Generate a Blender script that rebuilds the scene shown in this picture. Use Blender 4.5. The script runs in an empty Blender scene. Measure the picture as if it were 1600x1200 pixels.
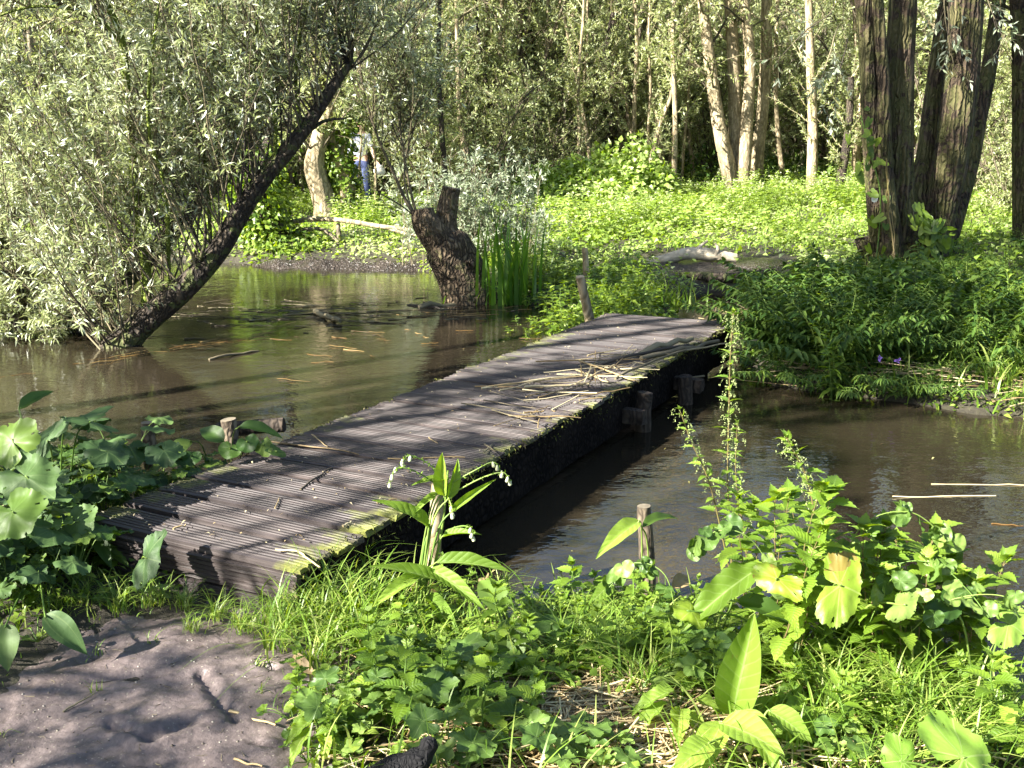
import bpy, math
import numpy as np
from mathutils import Vector, Matrix

# ---------------------------------------------------------------- scene, camera, light
S = bpy.context.scene
C = S.collection
rng = np.random.default_rng(11)
R = math.radians
FPX, PITCH, EYE = 1640.0, R(13.5), 1.65

cam = bpy.data.cameras.new('camera')
cam.sensor_width = 36.0
cam.lens = 36.0 * FPX / 1600.0
cam.clip_start = 0.05
cam.clip_end = 1500
camo = bpy.data.objects.new('camera', cam)
camo.location = (0, 0, EYE)
camo.rotation_euler = (math.pi / 2 - PITCH, 0, 0)
C.objects.link(camo)
S.camera = camo

SUN_EL, SUN_AZ = R(32), math.atan2(-0.84, -0.54)      # azimuth clockwise from +Y
sdir = Vector((math.sin(SUN_AZ) * math.cos(SUN_EL), math.cos(SUN_AZ) * math.cos(SUN_EL), math.sin(SUN_EL)))
w = bpy.data.worlds.new('World')
S.world = w
w.use_nodes = True
nt = w.node_tree
sky = nt.nodes.new('ShaderNodeTexSky')
sky.sky_type = 'NISHITA'
sky.sun_disc = False
sky.sun_elevation = SUN_EL
sky.sun_rotation = SUN_AZ
bg = nt.nodes['Background']
bg.inputs['Strength'].default_value = 0.052
nt.links.new(sky.outputs[0], bg.inputs['Color'])
sl = bpy.data.lights.new('sun', 'SUN')
sl.energy = 5.0
sl.angle = R(0.5)
sl.color = (1.0, 0.96, 0.88)
so = bpy.data.objects.new('sun', sl)
so.rotation_euler = sdir.to_track_quat('Z', 'Y').to_euler()
so.location = (-20, -20, 30)
C.objects.link(so)
S.view_settings.view_transform = 'Standard'
S.view_settings.look = 'None'
S.view_settings.gamma = 1
S.view_settings.exposure = 2.6
cy = S.cycles
cy.max_bounces = 6
cy.diffuse_bounces = 3
cy.glossy_bounces = 3
cy.transmission_bounces = 4
cy.transparent_max_bounces = 4
cy.caustics_reflective = False
cy.caustics_refractive = False
cy.use_denoising = True
cy.sample_clamp_indirect = 4
cy.use_adaptive_sampling = True
cy.adaptive_threshold = 0.015

# ---------------------------------------------------------------- maths helpers
_cp, _sp = math.cos(PITCH), math.sin(PITCH)


def ray(px, py):
    return np.array([px - 800, FPX * _cp + (600 - py) * _sp, -FPX * _sp + (600 - py) * _cp])


def G(px, py, z=0.0):            # point of the plan seen at a pixel, at height z
    d = ray(px, py)
    return np.array([0, 0, EYE]) + d * ((z - EYE) / d[2])


def Q(px, py, y):                # point seen at a pixel, at distance y
    d = ray(px, py)
    return np.array([0, 0, EYE]) + d * (y / d[1])


def nrm(v):
    v = np.asarray(v, float)
    return v / np.maximum(np.linalg.norm(v, axis=-1, keepdims=True), 1e-9)


def rnd(n, s=1.0):
    return rng.normal(size=(n, 3)) * s


def uni(a, b, n=None):
    return rng.uniform(a, b, n)


_ph = np.random.default_rng(3).uniform(0, 6.28, (12, 3))


def wob(x, y, f=1.0):            # smooth pseudo noise, -1..1
    s = 0
    for i in range(6):
        a = _ph[i, 0]
        k = f * (0.6 + 0.45 * i)
        s = s + np.sin(k * (x * math.cos(a) + y * math.sin(a)) + _ph[i, 1]) * np.cos(k * .7 * (x * math.sin(a) - y * math.cos(a)) + _ph[i, 2])
    return s / 3.0


def smooth(pts, k):
    p = np.asarray(pts, float)
    n = len(p)
    q = np.vstack([2 * p[0] - p[1], p, 2 * p[-1] - p[-2]])
    out = []
    for t in np.linspace(0, n - 1, k):
        i = min(int(t), n - 2)
        u = t - i
        a, b, c, d = q[i], q[i + 1], q[i + 2], q[i + 3]
        out.append(.5 * ((2 * b) + (c - a) * u + (2 * a - 5 * b + 4 * c - d) * u * u + (3 * b - a - 3 * c + d) * u ** 3))
    return np.array(out)


# ---------------------------------------------------------------- mesh builder
class MB:
    def __init__(s):
        s.V, s.A, s.F, s.n = [], [], [], 0

    def add(s, V, F, A=None, mat=0):
        V = np.asarray(V, float).reshape(-1, 3)
        F = np.asarray(F, int)
        if A is None:
            A = np.tile([0., 0., .5], (len(V), 1))
        s.V.append(V)
        s.A.append(np.asarray(A, float).reshape(-1, 3))
        s.F.append((F + s.n, mat))
        s.n += len(V)

    def tubes(s, P, Rr, n=3, mat=0, ridge=0.0, cap=False, tone=None):
        P = np.asarray(P, float)
        if P.ndim == 2:
            P = P[None]
        Rr = np.broadcast_to(np.asarray(Rr, float), P.shape[:2])
        m, k, _ = P.shape
        T = nrm(np.gradient(P, axis=1))
        mt = np.abs(T.mean(1))
        ref = np.eye(3)[np.argmin(mt, axis=1)][:, None, :]
        N1 = nrm(np.cross(T, ref))
        N2 = np.cross(T, N1)
        th = np.arange(n) * 2 * math.pi / n
        ca, sa = np.cos(th), np.sin(th)
        rr = Rr[:, :, None] * np.ones(n)
        if ridge:
            L = np.cumsum(np.r_[0, np.linalg.norm(np.diff(P[0], axis=0), axis=1)])[None, :, None]
            t3 = th[None, None, :]
            q = uni(0, 6, 6)
            g = np.sin(2 * t3 + L * 1.3 + q[0]) * .7 + np.sin(3 * t3 - L * 2.1 + q[1]) * .5
            g = g + .55 * np.sin(9 * t3 + 1.6 * np.sin(L * 4 + q[2]) + q[3]) + .35 * np.sin(14 * t3 + 2 * np.sin(L * 7 + q[4]))
            g = g + .3 * np.sin(L * 11 + 3 * np.sin(t3 + q[5]))
            rr = rr * (1 + ridge * g)
        V = P[:, :, None, :] + rr[..., None] * (N1[:, :, None, :] * ca[None, None, :, None] + N2[:, :, None, :] * sa[None, None, :, None])
        idx = np.arange(m * k * n).reshape(m, k, n)
        a, b = idx[:, :-1], idx[:, 1:]
        F = np.stack([a, np.roll(a, -1, 2), np.roll(b, -1, 2), b], -1).reshape(-1, 4)
        tn = uni(0, 1, m) if tone is None else np.full(m, tone)
        A = np.empty((m, k, n, 3))
        A[..., 0] = th / 6.2832
        A[..., 1] = np.linspace(0, 1, k)[None, :, None]
        A[..., 2] = tn[:, None, None]
        s.add(V, F, A, mat)
        if cap is not False:
            cm = mat if cap is True else cap
            for end in (0, k - 1):
                for j in range(m):
                    c = P[j, end]
                    ring = V[j, end]
                    VV = np.vstack([[c], ring * .5 + c * .5, ring])
                    i1 = np.arange(n)
                    i2 = (i1 + 1) % n
                    s.add(VV, np.stack([np.zeros(n, int), i1 + 1, i2 + 1], -1), np.tile([0, .5, .5], (len(VV), 1)), cm)
                    s.n -= len(VV)
                    s.V.pop(); s.A.pop()
                    s.V.append(VV); s.A.append(np.tile([0, .5, .5], (len(VV), 1)))
                    s.n += len(VV)
                    base = s.n - len(VV)
                    s.F.append((np.stack([i1 + 1, i1 + 1 + n, i2 + 1 + n, i2 + 1], -1) + base, cm))

    def leaves(s, tpl, P, D, N, L, W, tone=None, mat=0):
        tv, tf, tuv = tpl
        P = np.asarray(P, float).reshape(-1, 3)
        m = len(P)
        if m == 0:
            return
        D = np.broadcast_to(np.asarray(D, float), P.shape)
        N = np.broadcast_to(np.asarray(N, float), P.shape)
        L = np.broadcast_to(np.asarray(L, float), (m,))
        W = np.broadcast_to(np.asarray(W, float), (m,))
        Y = nrm(D)
        X = nrm(np.cross(Y, N))
        Z = np.cross(X, Y)
        V = (P[:, None] + X[:, None] * (tv[:, 0][None, :, None] * W[:, None, None])
             + Y[:, None] * (tv[:, 1][None, :, None] * L[:, None, None])
             + Z[:, None] * (tv[:, 2][None, :, None] * L[:, None, None]))
        k = len(tv)
        A = np.empty((m, k, 3))
        A[..., :2] = tuv[None]
        A[..., 2] = (uni(0, 1, m) if tone is None else np.broadcast_to(tone, (m,)))[:, None]
        base = s.n
        s.V.append(V.reshape(-1, 3))
        s.A.append(A.reshape(-1, 3))
        s.n += m * k
        for f in tf:
            f = np.asarray(f)
            s.F.append(((f[None] + (np.arange(m) * k)[:, None, None]).reshape(-1, f.shape[1]) + base, mat))

    def grass(s, P, H, W, lean, mat=0, k=4, tone=None):
        m = len(P)
        az = uni(0, 6.28, m)
        ld = np.stack([np.cos(az), np.sin(az), np.zeros(m)], -1)
        sd = np.stack([-np.sin(az + uni(-.9, .9, m)), np.cos(az), np.zeros(m)], -1)
        sd = nrm(sd)
        t = np.linspace(0, 1, k + 1)
        ln = uni(.15, 1, m) * lean
        ctr = P[:, None] + ld[:, None] * (H * ln)[:, None, None] * (t ** 1.8)[None, :, None]
        up = (t * (1 - .35 * t * 1.0))[None, :] * H[:, None]
        ex = np.clip(ln - .7, 0, 2)[:, None] * (t ** 3)[None, :] * H[:, None] * .6
        ctr[..., 2] += up - ex
        wd = (W[:, None] * (1 - t[None, :] ** 1.6) * .5 + .0004)[..., None]
        V = np.stack([ctr - sd[:, None] * wd, ctr + sd[:, None] * wd], 2)
        idx = np.arange(m * (k + 1) * 2).reshape(m, k + 1, 2)
        F = np.stack([idx[:, :-1, 0], idx[:, :-1, 1], idx[:, 1:, 1], idx[:, 1:, 0]], -1).reshape(-1, 4)
        A = np.empty((m, k + 1, 2, 3))
        A[..., 0] = np.array([-1, 1])
        A[..., 1] = t[None, :, None]
        A[..., 2] = (uni(0, 1, m) if tone is None else tone)[:, None, None]
        s.add(V, F, A, mat)

    def box(s, c, h, mat=0, M=None):
        x = np.array([[a, b, d] for a in (-1, 1) for b in (-1, 1) for d in (-1, 1)], float) * h + c
        if M is not None:
            x = x @ M
        s.add(x, [[0, 1, 3, 2], [4, 6, 7, 5], [0, 4, 5, 1], [2, 3, 7, 6], [0, 2, 6, 4], [1, 5, 7, 3]], None, mat)

    def build(s, name, mats, parent=None, smooth_=True, loc=None):
        me = bpy.data.meshes.new(name)
        if not isinstance(mats, (list, tuple)):
            mats = [mats]
        for m_ in mats:
            me.materials.append(m_)
        if s.n:
            V = np.vstack(s.V)
            if parent is not None:
                off = np.array(ORG.get(parent.name, (0, 0, 0)), float)
                V = V - off
            elif loc is not None:
                V = V - np.asarray(loc, float)
            me.vertices.add(len(V))
            me.vertices.foreach_set('co', V.astype(np.float32).ravel())
            sizes = np.concatenate([np.full(len(f), f.shape[1]) for f, _ in s.F])
            mi = np.concatenate([np.full(len(f), m_) for f, m_ in s.F])
            loops = np.concatenate([f.ravel() for f, _ in s.F])
            me.loops.add(len(loops))
            me.loops.foreach_set('vertex_index', loops.astype(np.int32))
            me.polygons.add(len(sizes))
            me.polygons.foreach_set('loop_start', np.r_[0, np.cumsum(sizes)[:-1]].astype(np.int32))
            me.polygons.foreach_set('material_index', mi.astype(np.int32))
            me.polygons.foreach_set('use_smooth', np.full(len(sizes), smooth_))
            at = me.attributes.new('lf', 'FLOAT_VECTOR', 'POINT')
            at.data.foreach_set('vector', np.vstack(s.A).astype(np.float32).ravel())
            me.update(calc_edges=True)
        o = bpy.data.objects.new(name, me)
        C.objects.link(o)
        if parent is not None:
            o.parent = parent
        elif loc is not None:
            o.location = loc
        return o


ORG = {}


def tag(o, label=None, cat=None, group=None, kind=None):
    if label: o['label'] = label
    if cat: o['category'] = cat
    if group: o['group'] = group
    if kind: o['kind'] = kind
    return o


def thing(name, label, cat, loc=(0, 0, 0), group=None, rotz=0.0):
    """Empty at the base; parts are written in world coordinates when rotz is 0"""
    o = bpy.data.objects.new(name, None)
    C.objects.link(o)
    o.empty_display_size = .2
    o.location = tuple(float(v) for v in loc)
    o.rotation_euler = (0, 0, rotz)
    ORG[o.name] = (0, 0, 0) if rotz else tuple(float(v) for v in loc)
    return tag(o, label, cat, group)


def dup(root, loc, rotz=0.0, sc=1.0, label=None, group=None, tilt=0.0):
    r = root.copy()
    C.objects.link(r)
    r.location = tuple(float(v) for v in loc)
    r.rotation_euler = (tilt, 0, rotz)
    r.scale = (sc, sc, sc)
    if label: r['label'] = label
    if group: r['group'] = group
    for ch in list(root.children):
        c = ch.copy()
        C.objects.link(c)
        c.parent = r
        for g in ch.children:
            d = g.copy()
            C.objects.link(d)
            d.parent = c
    return r


# ---------------------------------------------------------------- materials
def newmat(name):
    m = bpy.data.materials.new(name)
    m.use_nodes = True
    n = m.node_tree
    n.nodes.clear()
    out = n.nodes.new('ShaderNodeOutputMaterial')
    return m, n, out


def nd(n, t, **k):
    x = n.nodes.new(t)
    for a, b in k.items():
        setattr(x, a, b)
    return x


def math_(n, op, a, b=None, c=None, clamp=False):
    x = nd(n, 'ShaderNodeMath', operation=op, use_clamp=clamp)
    for i, v in enumerate((a, b, c)):
        if v is None: continue
        if isinstance(v, (int, float)): x.inputs[i].default_value = v
        else: n.links.new(v, x.inputs[i])
    return x.outputs[0]


def mixc(n, f, a, b):
    x = nd(n, 'ShaderNodeMix', data_type='RGBA')
    for s_, v in ((0, f), (6, a), (7, b)):
        if isinstance(v, (int, float)): x.inputs[s_].default_value = v
        elif isinstance(v, tuple): x.inputs[s_].default_value = (*v, 1) if len(v) == 3 else v
        else: n.links.new(v, x.inputs[s_])
    return x.outputs[2]


def ramp(n, f, stops):
    x = nd(n, 'ShaderNodeValToRGB')
    e = x.color_ramp.elements
    while len(e) < len(stops): e.new(.5)
    for i, (p, c) in enumerate(stops):
        e[i].position = p
        e[i].color = (*c, 1)
    n.links.new(f, x.inputs[0])
    return x.outputs[0]


def noise(n, scale, detail=4, rough=.55, vec=None, sc=None, loc=None):
    x = nd(n, 'ShaderNodeTexNoise')
    x.inputs['Scale'].default_value = scale
    x.inputs['Detail'].default_value = detail
    x.inputs['Roughness'].default_value = rough
    if vec is None:
        vec = nd(n, 'ShaderNodeTexCoord').outputs['Object']
    if sc is not None:
        mp = nd(n, 'ShaderNodeMapping')
        mp.inputs['Scale'].default_value = sc
        if loc: mp.inputs['Location'].default_value = loc
        n.links.new(vec, mp.inputs[0])
        vec = mp.outputs[0]
    n.links.new(vec, x.inputs['Vector'])
    return x.outputs['Fac']


def lfattr(n):
    a = nd(n, 'ShaderNodeAttribute', attribute_name='lf')
    s = nd(n, 'ShaderNodeSeparateXYZ')
    n.links.new(a.outputs['Vector'], s.inputs[0])
    return s.outputs


def leafmat(name, stops, back=None, trans=.4, rough=.42, spec=.5, veins=None, vein_col=(.22, .3, .1), tcol=1.0, spots=0.0, spotcol=(.2, .13, .04)):
    m, n, out = newmat(name)
    u, v, t = lfattr(n)
    col = ramp(n, t, [(i / (len(stops) - 1), c) for i, c in enumerate(stops)])
    bump = None
    if veins:
        if veins == 'grid':
            au = math_(n, 'ABSOLUTE', u)
            mid = math_(n, 'LESS_THAN', au, .05)
            q = math_(n, 'SUBTRACT', math_(n, 'MULTIPLY', v, 9.0), math_(n, 'MULTIPLY', au, 1.8))
            wv = math_(n, 'ABSOLUTE', math_(n, 'SUBTRACT', math_(n, 'FRACT', q), .5))
            lat = math_(n, 'LESS_THAN', wv, .07)
        else:
            q = math_(n, 'MULTIPLY', u, 1.0)
            wv0 = math_(n, 'ABSOLUTE', math_(n, 'SUBTRACT', math_(n, 'FRACT', q), .5))
            mid = math_(n, 'LESS_THAN', math_(n, 'MULTIPLY', wv0, v), .018)
            q2 = math_(n, 'SUBTRACT', math_(n, 'MULTIPLY', v, 6.0), math_(n, 'MULTIPLY', wv0, 4.0))
            wv = math_(n, 'ABSOLUTE', math_(n, 'SUBTRACT', math_(n, 'FRACT', q2), .5))
            lat = math_(n, 'MULTIPLY', math_(n, 'LESS_THAN', wv, .05), .5)
            wv = noise(n, 25, 2)
        vf = math_(n, 'MAXIMUM', math_(n, 'MULTIPLY', mid, .55), math_(n, 'MULTIPLY', lat, .2))
        col = mixc(n, vf, col, vein_col)
        h = math_(n, 'ADD', math_(n, 'SINE', math_(n, 'MULTIPLY', wv, 3.0)), math_(n, 'MULTIPLY', noise(n, 60, 3), .8))
        bp = nd(n, 'ShaderNodeBump')
        bp.inputs['Strength'].default_value = .4
        bp.inputs['Distance'].default_value = .003
        n.links.new(h, bp.inputs['Height'])
        bump = bp.outputs[0]
    if spots:
        ns = noise(n, 9, 4, .6)
        f = math_(n, 'MULTIPLY', math_(n, 'GREATER_THAN', ns, 1 - spots), .8)
        col = mixc(n, f, col, spotcol)
    if back:
        g = nd(n, 'ShaderNodeNewGeometry')
        col2 = mixc(n, g.outputs['Backfacing'], col, back)
    else:
        col2 = col
    p = nd(n, 'ShaderNodeBsdfPrincipled')
    n.links.new(col2, p.inputs['Base Color'])
    p.inputs['Roughness'].default_value = rough
    p.inputs['Specular IOR Level'].default_value = spec
    tr = nd(n, 'ShaderNodeBsdfTranslucent')
    tc = mixc(n, 1.0, col, col)
    hs = nd(n, 'ShaderNodeHueSaturation')
    hs.inputs['Hue'].default_value = .485
    hs.inputs['Saturation'].default_value = 1.15
    hs.inputs['Value'].default_value = 1.5 * tcol
    n.links.new(tc, hs.inputs['Color'])
    n.links.new(hs.outputs[0], tr.inputs['Color'])
    if bump:
        n.links.new(bump, p.inputs['Normal'])
    mx = nd(n, 'ShaderNodeMixShader')
    mx.inputs[0].default_value = trans
    n.links.new(p.outputs[0], mx.inputs[1])
    n.links.new(tr.outputs[0], mx.inputs[2])
    n.links.new(mx.outputs[0], out.inputs[0])
    return m


def barkmat(name, c1, c2, moss=0.0, mosscol=(.10, .13, .03), scale=14, stretch=.22, bump=.9, dist=.02, distort=.10):
    m, n, out = newmat(name)
    tc = nd(n, 'ShaderNodeTexCoord').outputs['Object']
    a = noise(n, scale, 6, .65, tc, (1, 1, stretch))
    mp = nd(n, 'ShaderNodeMapping')
    mp.inputs['Scale'].default_value = (1, 1, stretch * .8)
    n.links.new(tc, mp.inputs[0])
    vo = nd(n, 'ShaderNodeTexVoronoi', feature='DISTANCE_TO_EDGE')
    vo.inputs['Scale'].default_value = scale * 1.3
    dn = nd(n, 'ShaderNodeTexNoise')
    dn.inputs['Scale'].default_value = 9
    n.links.new(tc, dn.inputs['Vector'])
    vm = nd(n, 'ShaderNodeVectorMath', operation='MULTIPLY_ADD')
    n.links.new(dn.outputs['Color'], vm.inputs[0])
    vm.inputs[1].default_value = (distort,) * 3
    n.links.new(mp.outputs[0], vm.inputs[2])
    n.links.new(vm.outputs[0], vo.inputs['Vector'])
    crack = math_(n, 'MULTIPLY', vo.outputs['Distance'], 3.2, clamp=True)
    f = math_(n, 'MULTIPLY', crack, math_(n, 'ADD', a, .35), clamp=True)
    col = mixc(n, f, c1, c2)
    big = noise(n, 2.2, 4, .6, tc)
    col = mixc(n, math_(n, 'MULTIPLY', math_(n, 'SUBTRACT', big, .45, clamp=True), 1.6, clamp=True), col, tuple(min(1, x * 1.5) for x in c2))
    if moss:
        mf = math_(n, 'MULTIPLY', math_(n, 'GREATER_THAN', noise(n, 5, 6, .7, tc), 1 - moss), .8)
        mf = math_(n, 'MULTIPLY', mf, a)
        col = mixc(n, mf, col, mosscol)
    p = nd(n, 'ShaderNodeBsdfPrincipled')
    n.links.new(col, p.inputs['Base Color'])
    p.inputs['Roughness'].default_value = .85
    p.inputs['Specular IOR Level'].default_value = .25
    bp = nd(n, 'ShaderNodeBump')
    bp.inputs['Strength'].default_value = bump
    bp.inputs['Distance'].default_value = dist
    n.links.new(math_(n, 'ADD', crack, math_(n, 'MULTIPLY', a, .7)), bp.inputs['Height'])
    n.links.new(bp.outputs[0], p.inputs['Normal'])
    n.links.new(p.outputs[0], out.inputs[0])
    return m


def plainmat(name, stops, rough=.7, nscale=30, spec=.3, bump=.3, sc=(1, 1, 1), usetone=False, trans=0):
    m, n, out = newmat(name)
    a = noise(n, nscale, 5, .65, None, sc)
    src = a
    if usetone:
        t = lfattr(n)[2]
        src = math_(n, 'ADD', math_(n, 'MULTIPLY', t, .75), math_(n, 'MULTIPLY', a, .25))
    col = ramp(n, src, [(.2 + .6 * i / (len(stops) - 1), c) for i, c in enumerate(stops)])
    p = nd(n, 'ShaderNodeBsdfPrincipled')
    n.links.new(col, p.inputs['Base Color'])
    p.inputs['Roughness'].default_value = rough
    p.inputs['Specular IOR Level'].default_value = spec
    if bump:
        bp = nd(n, 'ShaderNodeBump')
        bp.inputs['Strength'].default_value = bump
        bp.inputs['Distance'].default_value = .01
        n.links.new(a, bp.inputs['Height'])
        n.links.new(bp.outputs[0], p.inputs['Normal'])
    if trans:
        tr = nd(n, 'ShaderNodeBsdfTranslucent')
        n.links.new(col, tr.inputs['Color'])
        mx = nd(n, 'ShaderNodeMixShader')
        mx.inputs[0].default_value = trans
        n.links.new(p.outputs[0], mx.inputs[1])
        n.links.new(tr.outputs[0], mx.inputs[2])
        n.links.new(mx.outputs[0], out.inputs[0])
    else:
        n.links.new(p.outputs[0], out.inputs[0])
    return m


M = {}
M['willow'] = leafmat('willow_leaf', [(.10, .13, .04), (.24, .28, .11), (.46, .50, .32)], back=(.55, .58, .46), trans=.30, rough=.30, spec=.8)
M['willow_far'] = leafmat('far_willow_leaf', [(.13, .165, .045), (.26, .30, .10), (.43, .47, .25)], back=(.42, .47, .26), trans=.38, rough=.45)
M['osier'] = leafmat('silver_willow_leaf', [(.12, .16, .08), (.19, .23, .13), (.28, .31, .20)], back=(.36, .40, .30), trans=.25, rough=.5)
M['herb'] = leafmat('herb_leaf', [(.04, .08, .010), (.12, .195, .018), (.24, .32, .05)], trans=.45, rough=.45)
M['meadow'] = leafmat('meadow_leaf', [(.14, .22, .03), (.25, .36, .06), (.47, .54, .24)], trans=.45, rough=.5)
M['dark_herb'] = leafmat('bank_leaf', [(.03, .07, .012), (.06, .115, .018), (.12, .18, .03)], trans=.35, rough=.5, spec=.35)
M['nettle'] = leafmat('nettle_leaf', [(.08, .15, .012), (.14, .23, .018), (.22, .32, .035)], trans=.45, rough=.5, veins='grid', vein_col=(.16, .25, .06))
M['comfrey'] = leafmat('comfrey_leaf', [(.11, .19, .02), (.16, .26, .03), (.24, .35, .05)], trans=.5, rough=.55, spec=.35, veins='grid', vein_col=(.28, .36, .12), spots=.33, spotcol=(.20, .22, .04))
M['bur_lit'] = leafmat('sunlit_butterbur_leaf', [(.10, .19, .02), (.14, .25, .03), (.20, .31, .05)], trans=.45, rough=.55, spec=.35, veins='polar', vein_col=(.28, .36, .12), spots=.34, spotcol=(.18, .20, .04))  # brighter copy of the butterbur leaf, sunlight put into its colour
M['butterbur'] = leafmat('shade_toned_butterbur_leaf', [(.03, .062, .018), (.05, .095, .026), (.08, .13, .035)], trans=.22, rough=.6, spec=.3, veins='polar', vein_col=(.10, .15, .05), spots=.3, spotcol=(.10, .10, .03))  # darkened copy: the left bank's shade is put into the leaf colour
M['yellow_leaf'] = leafmat('yellowing_leaf', [(.15, .24, .02), (.20, .29, .025), (.27, .33, .03)], trans=.5, rough=.45, veins='polar', vein_col=(.3, .36, .1), spots=.36, spotcol=(.22, .14, .04))
M['mallow'] = leafmat('lobed_leaf', [(.045, .095, .016), (.10, .17, .03), (.19, .27, .06)], trans=.38, rough=.5, veins='polar', vein_col=(.16, .24, .07))
M['grass'] = leafmat('grass_blade', [(.07, .14, .012), (.14, .235, .025), (.30, .35, .09)], trans=.382, rough=.45)
M['iris'] = leafmat('iris_blade', [(.07, .16, .02), (.12, .25, .03), (.20, .34, .05)], trans=.4, rough=.38)
M['stem'] = plainmat('green_stem', [(.07, .13, .02), (.14, .20, .04)], .5, 20, usetone=True)
M['redstem'] = plainmat('reddish_stem', [(.10, .06, .03), (.14, .13, .04)], .5, 12)
M['straw'] = plainmat('dry_reed', [(.16, .11, .05), (.32, .24, .12), (.50, .42, .25)], .55, 25, usetone=True, bump=.2)
M['wetstraw'] = plainmat('wet_reed', [(.07, .04, .015), (.20, .11, .03), (.36, .24, .09)], .35, 25, usetone=True, bump=.2)
M['mossbits'] = plainmat('moss_and_rot', [(.012, .010, .006), (.05, .05, .012), (.12, .13, .02)], .9, 30, usetone=True, bump=0)
M['twig'] = plainmat('twig_bark', [(.05, .04, .03), (.12, .10, .06), (.20, .17, .10)], .8, 25, usetone=True)
M['twig_pale'] = plainmat('pale_twig_bark', [(.14, .12, .07), (.24, .20, .12), (.34, .29, .18)], .8, 25, usetone=True)
M['bark_dark'] = barkmat('dark_willow_bark', (.010, .008, .007), (.075, .058, .04), moss=.45, scale=16)
M['bark_right'] = barkmat('ridged_willow_bark', (.010, .007, .005), (.115, .082, .052), moss=.52, mosscol=(.12, .13, .035), scale=15, stretch=.07, bump=1, dist=.04, distort=.05)
M['bark_pale'] = barkmat('pale_willow_bark', (.14, .11, .06), (.38, .31, .20), moss=.35, mosscol=(.2, .2, .08), scale=10, dist=.012, bump=.6)
M['bark_far'] = barkmat('grey_willow_bark', (.05, .04, .028), (.20, .165, .11), moss=.4, scale=9, bump=.6)
M['bark_moss'] = barkmat('mossy_bark', (.05, .06, .012), (.15, .18, .03), moss=.6, mosscol=(.16, .22, .03), scale=20)
M['bark_stump'] = barkmat('stump_bark', (.03, .02, .014), (.21, .155, .095), moss=.42, mosscol=(.09, .10, .03), scale=17, stretch=.3, bump=1, dist=.03)
M['cut'] = plainmat('cut_wood', [(.08, .065, .045), (.19, .16, .11)], .8, 40)
M['log'] = barkmat('bleached_log', (.28, .23, .16), (.48, .42, .31), scale=7, stretch=1, bump=.3)
M['post'] = barkmat('weathered_post', (.035, .026, .018), (.19, .15, .10), scale=22, stretch=.12, bump=.7, dist=.006, moss=.38)
M['wetpost'] = barkmat('wet_pile', (.012, .009, .007), (.06, .045, .032), scale=22, stretch=.12, bump=.8, dist=.008)
M['deck_shade'] = barkmat('painted_under_deck_shade', (.003, .003, .003), (.018, .014, .012), scale=22, stretch=1, bump=.8, dist=.008)  # near-black colour paints the shade under the deck
M['char'] = barkmat('charred_wood', (.004, .004, .004), (.012, .011, .012), scale=60, stretch=1, bump=1, dist=.006)


def deckmat():
    m, n, out = newmat('grooved_deck_wood')
    tc = nd(n, 'ShaderNodeTexCoord').outputs['Object']
    a = noise(n, 9, 4, .6, tc, (.25, 2.2, 2.2))
    g = noise(n, 60, 3, .5, tc, (.03, 1.5, 1.5))
    col = ramp(n, math_(n, 'ADD', math_(n, 'MULTIPLY', a, .55), math_(n, 'MULTIPLY', g, .45)),
               [(.32, (.010, .0075, .006)), (.5, (.045, .034, .030)), (.70, (.14, .11, .10))])
    oi = nd(n, 'ShaderNodeObjectInfo').outputs['Random']
    col = mixc(n, math_(n, 'MULTIPLY', oi, .7), col, (.03, .024, .024))
    sx = nd(n, 'ShaderNodeSeparateXYZ')
    n.links.new(tc, sx.inputs[0])
    x = sx.outputs[0]
    # moss grows on the outer ends of the boards
    ed = math_(n, 'SUBTRACT', math_(n, 'ABSOLUTE', math_(n, 'ADD', x, .525)), .36)
    mn = noise(n, 5, 6, .7, tc, None)
    mn2 = nd(n, 'ShaderNodeObjectInfo').outputs['Random']
    mf = math_(n, 'ADD', math_(n, 'MULTIPLY', ed, 5.0), math_(n, 'MULTIPLY', math_(n, 'SUBTRACT', mn, .55), 5.0))
    mf = math_(n, 'ADD', mf, math_(n, 'MULTIPLY', math_(n, 'SUBTRACT', mn2, .75), .9))
    mf = math_(n, 'MULTIPLY', mf, .8, clamp=True)
    col = mixc(n, mf, col, mixc(n, noise(n, 70, 2, .5, tc), (.07, .085, .012), (.20, .21, .03)))
    p = nd(n, 'ShaderNodeBsdfPrincipled')
    n.links.new(col, p.inputs['Base Color'])
    p.inputs['Roughness'].default_value = .6
    p.inputs['Specular IOR Level'].default_value = .4
    bp = nd(n, 'ShaderNodeBump')
    bp.inputs['Strength'].default_value = .7
    bp.inputs['Distance'].default_value = .004
    n.links.new(math_(n, 'ADD', g, math_(n, 'MULTIPLY', noise(n, 120, 3, .6, tc), math_(n, 'MULTIPLY', mf, 1.0))), bp.inputs['Height'])
    n.links.new(bp.outputs[0], p.inputs['Normal'])
    n.links.new(p.outputs[0], out.inputs[0])
    return m


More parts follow.
